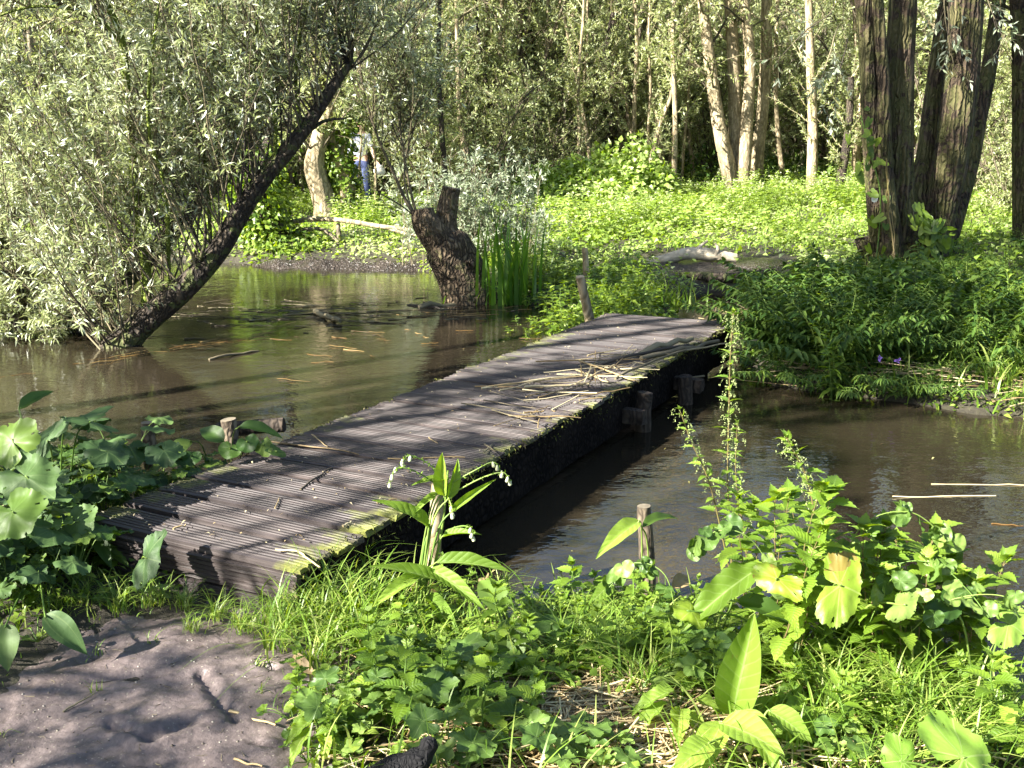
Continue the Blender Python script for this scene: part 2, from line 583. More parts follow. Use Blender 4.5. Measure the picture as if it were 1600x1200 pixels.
def mudmat():
    m, n, out = newmat('wet_mud')
    tc = nd(n, 'ShaderNodeTexCoord').outputs['Object']
    a = noise(n, 2.2, 6, .6, tc)
    b = noise(n, 45, 3, .6, tc)
    col = ramp(n, math_(n, 'ADD', math_(n, 'MULTIPLY', a, .6), math_(n, 'MULTIPLY', b, .4)),
               [(.3, (.042, .032, .029)), (.5, (.100, .078, .072)), (.7, (.165, .132, .122))])
    c = noise(n, 9, 6, .6, tc)
    col = mixc(n, math_(n, 'MULTIPLY', math_(n, 'GREATER_THAN', c, .64), .55), col, (.07, .055, .045))
    vo = nd(n, 'ShaderNodeTexVoronoi')
    vo.inputs['Scale'].default_value = 55
    n.links.new(tc, vo.inputs['Vector'])
    col = mixc(n, math_(n, 'MULTIPLY', math_(n, 'LESS_THAN', vo.outputs['Distance'], .14), .55), col, (.30, .27, .21))
    p = nd(n, 'ShaderNodeBsdfPrincipled')
    n.links.new(col, p.inputs['Base Color'])
    n.links.new(math_(n, 'ADD', math_(n, 'MULTIPLY', noise(n, 3.3, 3, .5, tc), .9), .05), p.inputs['Roughness'])
    p.inputs['Specular IOR Level'].default_value = .45
    bp = nd(n, 'ShaderNodeBump')
    bp.inputs['Strength'].default_value = .8
    bp.inputs['Distance'].default_value = .013
    n.links.new(math_(n, 'ADD', math_(n, 'ADD', c, math_(n, 'MULTIPLY', noise(n, 160, 3, .7, tc), .06)), math_(n, 'MULTIPLY', b, .3)), bp.inputs['Height'])
    n.links.new(bp.outputs[0], p.inputs['Normal'])
    n.links.new(p.outputs[0], out.inputs[0])
    return m


def watermat():
    m, n, out = newmat('muddy_water')
    tc = nd(n, 'ShaderNodeTexCoord').outputs['Object']
    a = noise(n, .35, 4, .55, tc)
    col = ramp(n, a, [(.3, (.008, .0064, .0038)), (.5, (.019, .0152, .0092)), (.7, (.034, .027, .0165))])
    p = nd(n, 'ShaderNodeBsdfPrincipled')
    n.links.new(col, p.inputs['Base Color'])
    p.inputs['Roughness'].default_value = .035
    p.inputs['IOR'].default_value = 1.33
    p.inputs['Specular IOR Level'].default_value = .85
    bp = nd(n, 'ShaderNodeBump')
    bp.inputs['Strength'].default_value = .45
    bp.inputs['Distance'].default_value = .02
    r1 = noise(n, 5.5, 3, .5, tc, (1, 1.6, 1))
    r2 = noise(n, 22, 2, .5, tc, (1, 1.6, 1))
    r3 = noise(n, 1.1, 2, .5, tc)
    h = math_(n, 'ADD', math_(n, 'MULTIPLY', r1, .8), math_(n, 'MULTIPLY', r2, .16))
    h = math_(n, 'MULTIPLY', h, math_(n, 'ADD', math_(n, 'MULTIPLY', r3, 1.6), -.25, clamp=True))
    n.links.new(h, bp.inputs['Height'])
    n.links.new(bp.outputs[0], p.inputs['Normal'])
    n.links.new(p.outputs[0], out.inputs[0])
    return m


def soilmat():
    m, n, out = newmat('woodland_soil')
    tc = nd(n, 'ShaderNodeTexCoord').outputs['Object']
    a = noise(n, 1.5, 6, .65, tc)
    b = noise(n, 25, 6, .7, tc)
    col = ramp(n, math_(n, 'ADD', math_(n, 'MULTIPLY', a, .5), math_(n, 'MULTIPLY', b, .5)),
               [(.33, (.012, .010, .006)), (.5, (.032, .026, .014)), (.68, (.055, .055, .018))])
    p = nd(n, 'ShaderNodeBsdfPrincipled')
    n.links.new(col, p.inputs['Base Color'])
    p.inputs['Roughness'].default_value = .8
    bp = nd(n, 'ShaderNodeBump')
    bp.inputs['Strength'].default_value = .9
    bp.inputs['Distance'].default_value = .03
    n.links.new(b, bp.inputs['Height'])
    n.links.new(bp.outputs[0], p.inputs['Normal'])
    n.links.new(p.outputs[0], out.inputs[0])
    return m


M['deck'], M['mud'], M['water'], M['soil'] = deckmat(), mudmat(), watermat(), soilmat()
M['wetmud'] = barkmat('wet_dark_mud', (.02, .016, .012), (.09, .072, .06), scale=22, stretch=1, bump=1, dist=.02)
M['deck_shade'].node_tree.nodes['Principled BSDF'].inputs['Specular IOR Level'].default_value = .03
M['wetmud'].node_tree.nodes['Principled BSDF'].inputs['Roughness'].default_value = .25

# ---------------------------------------------------------------- terrain
WZ = -0.12
POND = np.array([(-14, 5.6), (-5, 5.3), (-3.2, 5.25), (-2.4, 5.1), (-1.75, 4.95), (-1.3, 4.6), (-1.0, 4.1), (-.45, 3.62), (.1, 3.62), (.75, 3.45),
                 (1.1, 3.05), (1.6, 2.75), (2.6, 2.4), (5, 2.0), (12, 1.0), (14, 5.5), (8, 5.9), (4.6, 6.1), (3.3, 6.35), (2.4, 6.95), (1.85, 7.3),
                 (1.75, 7.9), (1.95, 8.6), (2.55, 9.4), (3.1, 10.6), (3.1, 11.5), (2.3, 11.9), (1.75, 11.2), (1.6, 10.0), (1.35, 9.1), (1.1, 8.65),
                 (.75, 8.7), (.35, 8.9), (.45, 9.7), (.5, 10.5), (-.05, 11.2), (-.6, 11.9), (-.8, 13.2), (-1.4, 13.9), (-2.2, 14.0), (-3.6, 14.4),
                 (-6, 15.4), (-9, 16.5), (-14, 16.5)])
MUD = np.array([(-2.6, 1.4), (-1.9, 2.4), (-1.55, 2.9), (-1.42, 3.28), (-1.15, 3.42), (-.93, 3.36), (-.75, 3.24), (-.62, 3.08), (-.56, 2.85), (-.58, 2.6),
                (-.52, 2.4), (-.55, 2.0), (-.6, 1.4), (-.5, .4), (-.2, -6), (-3, -6), (-3, 0)])


def sdf(poly, x, y):
    x, y = np.asarray(x, float), np.asarray(y, float)
    d = np.full(x.shape, 1e9)
    ins = np.zeros(x.shape, bool)
    for i in range(len(poly)):
        a, b = poly[i - 1], poly[i]
        e = b - a
        t = np.clip(((x - a[0]) * e[0] + (y - a[1]) * e[1]) / (e @ e), 0, 1)
        d = np.minimum(d, np.hypot(x - a[0] - t * e[0], y - a[1] - t * e[1]))
        c = ((a[1] > y) != (b[1] > y))
        with np.errstate(divide='ignore', invalid='ignore'):
            c &= x < (b[0] - a[0]) * (y - a[1]) / (b[1] - a[1]) + a[0]
        ins ^= c
    return np.where(ins, -d, d)


def Hm(x, y):
    x, y = np.asarray(x, float), np.asarray(y, float)
    s = sdf(POND, x, y) + .07 * wob(x, y, 5)
    h = np.where(s < 0, WZ - .02 - np.clip(-s * .6, 0, .6), WZ - .02 + .17 * (1 - np.exp(-np.maximum(s, 0) / .22)))
    h = h + np.where(s > 0, np.clip(s, 0, 1) * .03 * wob(x, y, 1.3), 0)
    rise = np.clip((y - 12) / 25, 0, 1) * .35 + np.clip(x - 3, 0, 3) * .06 * np.clip((y - 6) / 3, 0, 1)
    h = h + np.where(s > 0, rise * np.clip(s, 0, 1), 0)
    # hollow of the flooded track behind the bridge stays near the water line
    return h


def mud_depth(x, y):
    return sdf(MUD, x, y) + .05 * wob(x, y, 9)


def axis(lo, hi, fine0, fine1, step):
    a = list(np.arange(fine0, fine1, step))
    s = step
    while a[-1] < hi:
        s *= 1.12
        a.append(a[-1] + s)
    s = step
    while a[0] > lo:
        s *= 1.12
        a.insert(0, a[0] - s)
    return np.array(a)


def sheet(xs, ys, zf):
    X, Y = np.meshgrid(xs, ys)
    Z = zf(X, Y)
    V = np.stack([X, Y, Z], -1).reshape(-1, 3)
    i = np.arange(len(V)).reshape(X.shape)
    F = np.stack([i[:-1, :-1], i[:-1, 1:], i[1:, 1:], i[1:, :-1]], -1).reshape(-1, 4)
    return V, F


V, F = sheet(axis(-500, 500, -5, 6, .06), axis(-300, 600, 1.6, 15, .06),
             lambda x, y: Hm(x, y) - .05 * np.clip(.75 - mud_depth(x, y) * 6, 0, 1) * (mud_depth(x, y) < .2))
mb = MB(); mb.add(V, F)
ground = tag(mb.build('ground', M['soil']), 'dark damp woodland soil under all the plants and along the banks', 'ground', kind='structure')


def mudz(x, y):
    d = mud_depth(x, y)
    z = Hm(x, y) * .3 - .012 + .012 * wob(x, y, 3.1) + .003 * wob(y, x, 70) + .006 * wob(x, y, 13) + .003 * wob(x + 3, y, 31)
    # scuffed channel and heel holes
    for (a, b, wd, dp) in [((-.98, 3.0), (-.80, 2.72), .03, .022), ((-1.02, 2.62), (-.93, 2.72), .04, .02), ((-.80, 3.05), (-.76, 3.02), .025, .03),
                           ((-1.15, 2.7), (-1.0, 2.62), .03, .014), ((-1.3, 2.95), (-1.1, 3.0), .03, .012), ((-.72, 2.62), (-.66, 2.6), .02, .012)]:
        a, b = np.array(a), np.array(b)
        e = b - a
        t = np.clip(((x - a[0]) * e[0] + (y - a[1]) * e[1]) / (e @ e), 0, 1)
        q = np.hypot(x - a[0] - t * e[0], y - a[1] - t * e[1]) + .008 * wob(x, y, 40)
        z = z - dp * np.exp(-(q / (wd * .55)) ** 2) + dp * .22 * np.exp(-((q - wd * 1.1) / (wd * .5)) ** 2)
    return z + np.clip(d, 0, .2) * .12


V, F = sheet(np.arange(-2.7, -.2, .012), np.arange(1.3, 3.62, .012), mudz)
c = V[F].mean(1)
F = F[mud_depth(c[:, 0], c[:, 1]) < .16]
mb = MB(); mb.add(V, F)
tag(mb.build('path', M['mud']), 'trodden grey-brown mud path leading up to the footbridge', 'path', kind='structure')

mb = MB()
V, F = sheet(np.linspace(-16, 16, 40), np.linspace(.5, 18, 30), lambda x, y: x * 0 + WZ)
mb.add(V, F)
tag(mb.build('water', M['water']), 'still muddy brown water of the flooded ditch and pond', 'water', kind='structure')

# ---------------------------------------------------------------- leaf templates
def tpl_simple(zc=.0, droop=.15, wmax=.45):
    v = np.array([[0, 0, 0], [-.42, .28, 0], [.42, .28, 0], [-.5, wmax + .1, 0], [.5, wmax + .1, 0], [0, 1, 0]], float)
    v[:, 2] = -droop * v[:, 1] ** 2 + zc * np.abs(v[:, 0])
    uv = np.stack([np.sign(v[:, 0]), v[:, 1]], -1)
    return v, [np.array([[0, 2, 1], [3, 4, 5]]), np.array([[1, 2, 4, 3]])], uv


def tpl_grid(wf, rows=10, fold=.25, droop=.25, serr=0.0, ruffle=0.0, cols=5, lobe=0.0, curl=0.0):
    us = np.linspace(-1, 1, cols)
    V, UV = [], []
    for i in range(rows + 1):
        v = i / rows
        ww = wf(v)
        for u in us:
            e = abs(u)
            wv = ww * (1 - (serr if (i % 2 and e > .9) else 0))
            x = u * wv * .5
            y = v - lobe * e * e * (1 - v) ** 3 + (serr * .05 if (i % 2 == 0 and e > .9) else 0)
            z = fold * e * wv * .4 - droop * v * v + ruffle * math.sin(v * 19 + u * 2.2) * e + curl * math.sin(v * 7)
            V.append((x, y, z)); UV.append((u, v))
    F = []
    for i in range(rows):
        for j in range(cols - 1):
            a = i * cols + j
            F.append((a, a + 1, a + cols + 1, a + cols))
    return np.array(V), [np.array(F)], np.array(UV)


def tpl_polar(rf, nt=44, nr=5, cup=.12, ruffle=.05, lobes=5, holes=()):
    V, UV = [(0, 0, 0)], [(.5, 0)]
    for k in range(1, nr + 1):
        s_ = k / nr
        for j in range(nt):
            th = (j / (nt - 1)) * 2 * math.pi * .955 + math.pi * .045 - math.pi / 2
            r = rf(th) * s_
            xx, yy = math.cos(th) * r, math.sin(th) * r
            V.append((xx, yy, cup * s_ ** 1.5 - .03 * abs(math.sin(th * lobes / 2 + .3)) * s_ + ruffle * s_ * (1.1 * math.sin(xx * 9 + yy * 5 + 1) + .8 * math.sin(yy * 13 - xx * 7) + .5 * s_ * math.sin(xx * 21 + 2) * math.cos(yy * 19))))
            UV.append((((th + math.pi / 2) / (2 * math.pi)) * lobes, s_))
    F3 = [(0, 1 + j, 2 + j) for j in range(nt - 1)]
    F4 = []
    for k in range(nr - 1):
        for j in range(nt - 1):
            a = 1 + k * nt + j
            if (k, j) in holes: continue
            F4.append((a, a + nt, a + nt + 1, a + 1))
    return np.array(V), [np.array(F3), np.array(F4)], np.array(UV)


T_W = tpl_simple(.1, .18)
T_OV = tpl_simple(.3, .2, .35)
T_NET = tpl_grid(lambda v: (math.sin(math.pi * min(1, v * 1.05 + .04) ** .62) if v < .95 else .03) + .02, 12, .25, .3, .22, .01, 5, .12)
T_NET_LO = tpl_grid(lambda v: math.sin(math.pi * min(1, v + .05) ** .62) + .01 if v < .97 else .02, 4, .3, .25, 0, 0, 3, .1)
T_COM = tpl_grid(lambda v: max(.02, math.sin(math.pi * (v ** .85)) ** .8 * (1 - .25 * v)), 16, .35, .35, 0, .012, 7, 0)
T_COM_UP = tpl_grid(lambda v: max(.02, math.sin(math.pi * (v ** .8)) ** .8), 16, .5, .06, 0, .008, 7, 0, .02)
T_LAN = tpl_grid(lambda v: max(.02, math.sin(math.pi * v ** .8)), 6, .3, .35, .1, 0, 3)
T_HEART = tpl_polar(lambda t: .5 * (1 + .25 * math.sin(t)) * (1 - .18 * max(0, -math.sin(t)) ** 6 * 2) * (1 + .12 * math.exp(-((t - math.pi / 2) / .35) ** 2)), 40, 5, .05, .05, 7)
T_ARROW = tpl_polar(lambda t: .36 * (1 + .9 * math.exp(-((t - math.pi / 2) / .5) ** 2) + .55 * math.exp(-((t - (-.95)) / .35) ** 2) + .55 * math.exp(-((t - (math.pi + .95)) / .35) ** 2)), 26, 2, .04, .02, 3)
T_LOBE = tpl_polar(lambda t: .46 * (1 + .17 * math.cos(5 * (t - math.pi / 2)) + .045 * math.cos(25 * (t - math.pi / 2))), 60, 4, .05, .06, 5)
T_BUR = tpl_polar(lambda t: .5 * (1 + .07 * math.cos(5 * (t - math.pi / 2)) + .025 * math.cos(23 * t + 1) + .02 * math.cos(41 * t)) * (1 - .3 * max(0, -math.sin(t)) ** 12), 72, 8, -.06, .045, 7,
                  holes={(5, 12), (6, 33), (4, 50), (6, 51)})
T_CRK = tpl_grid(lambda v: max(.03, math.sin(math.pi * (v ** .8)) ** .7 * (1 + .05 * math.sin(v * 31) + .04 * math.sin(v * 53))), 26, .3, .3, .06, .03, 9, 0)
T_RAG = tpl_polar(lambda t: .5 * (1 + .05 * math.cos(5 * (t - math.pi / 2)) + .07 * math.cos(4 * t + 2) + .03 * math.cos(17 * t) + .03 * math.cos(41 * t)) * (1 - .35 * max(0, -math.sin(t)) ** 14), 84, 8, -.07, .05, 5,
                  holes={(5, 20), (5, 21), (4, 60), (6, 40), (6, 70)})

# ---------------------------------------------------------------- growth
def walk(P0, D0, L, k=6, up=.3, wig=.12, droop=0.0):
    n = len(P0)
    L = np.broadcast_to(np.asarray(L, float), (n,))
    st = (L / (k - 1))[:, None]
    P = np.empty((n, k, 3))
    P[:, 0] = P0
    D = nrm(D0)
    for i in range(1, k):
        D = nrm(D + np.array([0, 0, up - droop * i / k]) / k * 2 + rnd(n, wig))
        P[:, i] = P[:, i - 1] + D * st
    return P


def spawn(polys, m, t0=.2, t1=1.0, fwd=.7, side=.8, up=.2):
    n, k, _ = polys.shape
    j = np.repeat(np.arange(n), m)
    t = uni(t0, t1, n * m) * (k - 1)
    i = np.minimum(t.astype(int), k - 2)
    u = (t - i)[:, None]
    a, b = polys[j, i], polys[j, i + 1]
    T = nrm(b - a)
    rr = rnd(n * m)
    perp = nrm(rr - (rr * T).sum(1, keepdims=True) * T)
    return a * (1 - u) + b * u, nrm(T * fwd + perp * side + np.array([0, 0, up])), j, t / (k - 1)


def leafify(mb, polys, count, L, W, tpl=T_W, t0=.1, mat=0, droop=.15, spread=.8, upn=.7, tone_off=None):
    n, k, _ = polys.shape
    j = rng.integers(0, n, count)
    t = uni(t0, 1, count) * (k - 1)
    i = np.minimum(t.astype(int), k - 2)
    u = (t - i)[:, None]
    a, b = polys[j, i], polys[j, i + 1]
    T = nrm(b - a)
    rr = rnd(count)
    perp = nrm(rr - (rr * T).sum(1, keepdims=True) * T)
    D = nrm(T * .7 + perp * spread + np.array([0, 0, -droop]))
    N = nrm(np.array([0, 0, upn]) + rnd(count, .55))
    s = uni(.6, 1.25, count)
    PP = a * (1 - u) + b * u
    tn = np.clip(.5 + .28 * wob(PP[:, 0] * 1.5 + PP[:, 2], PP[:, 1] * 1.5 - PP[:, 2] * 1.2, 1.0) + rng.normal(size=count) * .22, 0, 1)
    mb.leaves(tpl, PP, D, N, L * s, W * s, tn, mat)


def taper(n, k, r0, r1):
    r0 = np.broadcast_to(np.asarray(r0, float), (n,))
    r1 = np.broadcast_to(np.asarray(r1, float), (n,))
    t = np.linspace(0, 1, k)[None]
    return r0[:, None] * (1 - t) + r1[:, None] * t


def coppice(name, label, cat, loc, stems, Ht, r0, nleaf, lean=.25, bark='bark_far', leaf='willow_far', group=None, leafL=.11, leafW=.026, t0=.18, boughs=9, twigs=9, botr=.25):
    """many-stemmed willow: leaning stems, boughs, twigs, leaves"""
    o = thing(name, label, cat, loc, group)
    loc = np.array(loc, float)
    az = np.arange(stems) * 6.283 / stems + uni(-.5, .5, stems)
    ls = uni(.3, 1, stems) * lean
    D = np.stack([np.cos(az) * ls, np.sin(az) * ls, np.ones(stems)], -1)
    P0 = loc + np.stack([np.cos(az), np.sin(az), az * 0], -1) * botr * (stems > 1) - np.array([0, 0, .2])
    hs = Ht * uni(.75, 1.05, stems)
    tr = walk(P0, D, hs, 14, .08, .05)
    mb = MB()
    rs = r0 * uni(.6, 1.1, stems)
    mb.tubes(tr, taper(stems, 14, rs, rs * .25), 9, tone=.5)
    mb.build('trunk', M[bark], o)
    p, d, j, t = spawn(tr, boughs, t0, 1, .55, .8, .25)
    bl = Ht * .26 * (1.15 - t * .55) * uni(.6, 1.2, len(p))
    br = walk(p, d, bl, 7, .25, .13, .5)
    p, d, j2, t2 = spawn(br, twigs, .15, 1, .6, .8, .05)
    tw = walk(p, d, uni(.35, 1.0, len(p)), 4, .0, .15, .5)
    mb = MB()
    mb.tubes(br, taper(len(br), 7, .026, .007), 4)
    mb.tubes(tw, taper(len(tw), 4, .006, .002), 3)
    mb.build('branches', M['twig'], o)
    mb = MB()
    leafify(mb, tw, nleaf, leafL, leafW)
    mb.build('crown', M[leaf], o)
    return o


# ================================================================ FOOTBRIDGE
BO = np.array([-.73, 3.34, 0.0])
BANG = math.atan2(-.46, .888)
BX = np.array([math.cos(BANG), math.sin(BANG), 0])
BY = np.array([-math.sin(BANG), math.cos(BANG), 0])
BW, BL, BZ = 1.05, 5.36, .20


def bp(x, y, z=0.0):             # bridge frame -> world
    return BO + BX * x + BY * y + np.array([0, 0, z])


bridge = thing('footbridge', 'low footbridge of dark grooved planks with mossy edges across the muddy water', 'footbridge', BO, rotz=BANG)
NPL = 28
pw = BL / NPL
for i in range(NPL):
    wd = pw - uni(.014, .028) - (.008 if i == 0 else 0)
    g = 8
    prof = []
    for q in range(g):
        x0 = -wd / 2 + wd * q / g
        s_ = wd / g
        prof += [(x0 + s_ * .08, 0), (x0 + s_ * .60, 0), (x0 + s_ * .70, -.0065), (x0 + s_ * .98, -.0065)]
    prof[0] = (-wd / 2, -.004)
    prof = [(-wd / 2, -.028)] + prof + [(wd / 2, -.004), (wd / 2, -.028)]
    prof = np.array(prof)
    k = 16
    xs = np.linspace(-BW, 0, k)
    e0, e1 = uni(-.012, .018), uni(-.014, .016)
    xs[0] += e0; xs[-1] += e1
    ph = uni(0, 6)
    V = np.empty((k, len(prof), 3))
    V[..., 0] = xs[:, None]
    V[0, :, 0] += uni(-.006, .006, len(prof)); V[-1, :, 0] += uni(-.008, .008, len(prof))
    V[..., 1] = prof[None, :, 0]
    V[..., 2] = prof[None, :, 1] + .003 * np.sin(xs * 4 + ph)[:, None] + rng.normal(size=(k, 1)) * .0001
    # worn ends
    wear = np.clip((xs + .035) / .035, 0, 1)[:, None] * .006 + np.clip((-BW + .03 - xs) / .03, 0, 1)[:, None] * .005
    V[..., 2] -= wear * (prof[None, :, 1] > -.02) * (1 + .5 * rng.normal(size=(k, len(prof))))
    idx = np.arange(k * len(prof)).reshape(k, len(prof))
    F = np.stack([idx[:-1], idx[1:], np.roll(idx[1:], -1, 1), np.roll(idx[:-1], -1, 1)], -1).reshape(-1, 4)
    mb = MB()
    mb.add(V.reshape(-1, 3), F)
    for e in (0, -1):
        c = np.vstack([V[e].mean(0)[None], V[e]])
        n_ = len(prof)
        mb.add(c, [(0, 1 + a, 1 + (a + 1) % n_) for a in range(n_)])
    o = mb.build('plank', M['deck'], None, False)
    o.parent = bridge
    o.location = (uni(-.006, .006), (i + .5) * pw, BZ + uni(-.004, .004))
    o.rotation_euler = (uni(-.008, .008), uni(-.003, .003), uni(-.004, .004))


def wbox(name, c, h, mat, parent, jit=.003, seg=10):
    """beam subdivided and roughened, long axis = its largest half size"""
    ax = int(np.argmax(h))
    t = np.linspace(-1, 1, seg)
    o1, o2 = [a for a in range(3) if a != ax]
    cs = [(-1, -1), (0, -1.0), (1, -1), (1, 0), (1, 1), (0, 1), (-1, 1), (-1, 0)]
    V = np.zeros((seg, 8, 3))
    for j, (a, b) in enumerate(cs):
        V[:, j, ax] = t * h[ax]
        V[:, j, o1] = a * h[o1] * (.94 if abs(a * b) == 1 else 1)
        V[:, j, o2] = b * h[o2] * (.94 if abs(a * b) == 1 else 1)
    V += rng.normal(size=V.shape) * jit * np.array([1, 1, 1])
    V += np.array(c)
    idx = np.arange(seg * 8).reshape(seg, 8)
    F = np.stack([idx[:-1], idx[1:], np.roll(idx[1:], -1, 1), np.roll(idx[:-1], -1, 1)], -1).reshape(-1, 4)
    mb = MB(); mb.add(V.reshape(-1, 3), F)
    mb.add(V[0], [(0, 1, 2, 3), (0, 3, 4, 7), (4, 5, 6, 7)])
    mb.add(V[-1], [(0, 1, 2, 3), (0, 3, 4, 7), (4, 5, 6, 7)])
    o = mb.build(name, mat, None, False)
    o.parent = parent
    return o


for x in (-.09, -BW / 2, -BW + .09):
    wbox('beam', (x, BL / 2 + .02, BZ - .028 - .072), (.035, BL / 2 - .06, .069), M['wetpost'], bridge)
wbox('under_deck_shade_board', (-.022, BL / 2 + .05, BZ - .028 - .135), (.012, BL / 2 - .10, .130), M['deck_shade'], bridge, .004, 40)  # added board, painted black in place of the shade below the deck edge
# grooved riser boards closing the front of the deck
for zc in (BZ - .028 - .052, BZ - .028 - .162):
    n_ = 6
    hh = .098
    prof = []
    for q in range(n_):
        z0 = -hh / 2 + hh * q / n_
        s_ = hh / n_
        prof += [(-.018, z0 + s_ * .1), (-.018, z0 + s_ * .7), (-.012, z0 + s_ * .78), (-.012, z0 + s_ * .98)]
    prof = np.array([(.014, -hh / 2)] + prof + [(.014, hh / 2)])
    xs = np.linspace(-BW + .01, -.012 if zc > .1 else -.10, 14)
    V = np.empty((14, len(prof), 3))
    V[..., 0] = xs[:, None]
    V[..., 1] = prof[None, :, 0]
    V[..., 2] = prof[None, :, 1] + (.004 * np.sin(xs * 3))[:, None]
    V[-1, :, 0] += uni(-.012, .01, len(prof))
    V += rng.normal(size=V.shape) * .0007
    idx = np.arange(V.shape[0] * len(prof)).reshape(V.shape[0], -1)
    F = np.stack([idx[:-1], idx[1:], np.roll(idx[1:], -1, 1), np.roll(idx[:-1], -1, 1)], -1).reshape(-1, 4)
    mb = MB(); mb.add(V.reshape(-1, 3), F)
    c = np.vstack([V[-1].mean(0)[None], V[-1]])
    mb.add(c, [(0, 1 + a, 1 + (a + 1) % len(prof)) for a in range(len(prof))])
    o = mb.build('riser_board', M['deck'], None, False)
    o.parent = bridge
    o.location = (0, .012, zc)


def stake(mb, a, b, r0, r1, n=12, rough=.06, mat=0, cap=True):
    P = np.array(a)[None] * (1 - np.linspace(0, 1, 8))[:, None] + np.array(b)[None] * np.linspace(0, 1, 8)[:, None]
    P += rng.normal(size=P.shape) * r0 * .05
    mb.tubes(P, np.linspace(r0, r1, 8)[None], n, mat, rough * .5, cap)


for (x, y, zt) in ((-.10, 1.0, BZ - .03), (-.95, 1.0, BZ - .03), (-.94, 3.0, BZ - .03), (-.94, 4.6, BZ - .03), (.06, 3.2, .12), (.10, 3.97, .07), (-.15, 5.0, BZ - .03)):
    mb = MB()
    stake(mb, (x, y, -.6), (x + uni(-.03, .03), y + uni(-.03, .03), zt), .05, .047, 12, .16, 0, True)
    o = mb.build('pile', M['wetpost'])
    o.parent = bridge
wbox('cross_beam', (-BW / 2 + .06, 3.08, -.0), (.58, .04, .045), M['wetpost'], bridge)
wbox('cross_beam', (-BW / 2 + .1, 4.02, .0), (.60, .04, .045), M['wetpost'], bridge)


mb = MB()
n_ = 1500
v_ = uni(0, BL, n_); dp_ = uni(0, 1, n_) ** 2
P = np.stack([uni(-.035, .016, n_), v_, BZ - dp_ * .07 * (1 + wob(v_, v_ * 0, 6))], -1)
mb.leaves(tpl_simple(.2, .3), P, rnd(n_, .5) + [.3, 0, -1], rnd(n_), uni(.006, .028, n_), uni(.003, .009, n_))
o = mb.build('moss_fringe', M['mossbits']); o.parent = bridge
mb = MB()
P = np.stack([-BW + uni(-.014, .04, 500), uni(0, BL, 500), BZ + uni(-.02, .008, 500)], -1)
mb.leaves(tpl_simple(.2, .3), P, rnd(500), rnd(500), uni(.005, .02, 500), uni(.003, .008, 500))
o = mb.build('moss_fringe', M['mossbits']); o.parent = bridge

# ================================================================ NEAR WILLOW LEANING OVER THE POND
def pxline(pts, k):              # (px, py, y) list -> smooth world line
    return smooth([Q(*p) for p in pts], k)


def fine_shoots(p, d, L, r, o, nleaf, up=.35, wig=.07, tw=12, twL=(.15, .5), barkm='twig', leafm='willow', leafL=.072, leafW=.0145, k=9, t0=.12, spread=.8):
    sh = walk(p, d, L, k, up, wig)
    a, b, j, t = spawn(sh, tw, t0, 1, .8, .75, .1)
    t2 = walk(a, b, uni(*twL, len(a)) * (1.15 - .5 * t), 5, .05, .14, .25)
    mb = MB()
    mb.tubes(sh, taper(len(sh), k, r, .0022), 5)
    mb.tubes(t2, taper(len(t2), 5, .003, .0012), 3)
    mb.build('branches', M[barkm], o)
    mb = MB()
    leafify(mb, t2, nleaf, leafL, leafW, spread=spread)
    mb.build('crown', M[leafm], o)


A = pxline([(172, 562, 8.75), (215, 512, 8.8), (285, 452, 8.82), (338, 395, 8.86), (374, 335, 8.92), (415, 275, 9.0), (452, 232, 9.04), (488, 184, 9.1), (518, 138, 9.15), (543, 102, 9.2)], 40)
o = thing('leaning_willow', 'dark moss-flecked willow trunk leaning right out of the pond under silvery leaves', 'tree', A[0] * [1, 1, 0] + [0, 0, WZ])
mb = MB()
mb.tubes(A, np.interp(np.linspace(0, 1, 40), [0, .12, .42, .7, .9, 1], [.15, .108, .086, .066, .046, .038])[None], 22, 0, .05, True)
for (a_, b_, c_) in (((547, 100, 9.2), (552, 60, 9.22), (560, -30, 9.25)), ((545, 104, 9.2), (530, 50, 9.2), (520, -40, 9.2)), ((380, 330, 8.92), (372, 280, 8.9), (385, 220, 8.9)),
                     ((300, 440, 8.84), (320, 380, 8.7), (318, 320, 8.6)), ((470, 215, 9.05), (505, 190, 9.2), (540, 185, 9.4))):
    Pq = pxline([a_, b_, c_], 12)
    mb.tubes(Pq, np.linspace(.022, .008, 12)[None], 7)
for q in range(5):               # roots at the foot
    a = uni(0, 6.28)
    mb.tubes(smooth([A[1], A[0] + [math.cos(a) * .2, math.sin(a) * .2, -.05], A[0] + [math.cos(a) * .45, math.sin(a) * .4, -.3]], 8), np.linspace(.07, .03, 8)[None], 9, 0, .05)
mb.build('trunk', M['bark_dark'], o)
# upright pole with its long arching side branch
B1 = pxline([(228, 500, 8.85), (228, 420, 8.85), (216, 330, 8.8), (200, 170, 8.75), (190, 60, 8.7), (160, -10, 8.65), (130, -120, 8.6)], 30)
B2 = pxline([(195, 75, 8.72), (160, 35, 8.6), (110, 14, 8.5), (40, 12, 8.4), (-40, 40, 8.3)], 20)
B3 = pxline([(265, 465, 8.85), (258, 300, 8.7), (232, 200, 8.6), (240, 60, 8.5), (262, -60, 8.5)], 20)
B4 = pxline([(430, 262, 9.0), (428, 170, 8.9), (400, 90, 8.9), (410, -40, 8.9)], 16)
B5 = pxline([(470, 205, 9.05), (462, 120, 9.1), (470, 20, 9.1), (440, -80, 9.1)], 16)
B6 = pxline([(330, 400, 8.9), (320, 250, 9.1), (280, 120, 9.1), (300, -60, 9.1)], 16)
mb = MB()
mb.tubes(B1, np.linspace(.046, .020, 30)[None], 10, 0, .03)
mb.tubes(B2, np.linspace(.014, .008, 20)[None], 8)
for b in (B3, B4, B5, B6):
    mb.tubes(b, np.linspace(.019, .009, len(b))[None], 8)
mb.build('limb', M['bark_moss'], o)
n1 = 95
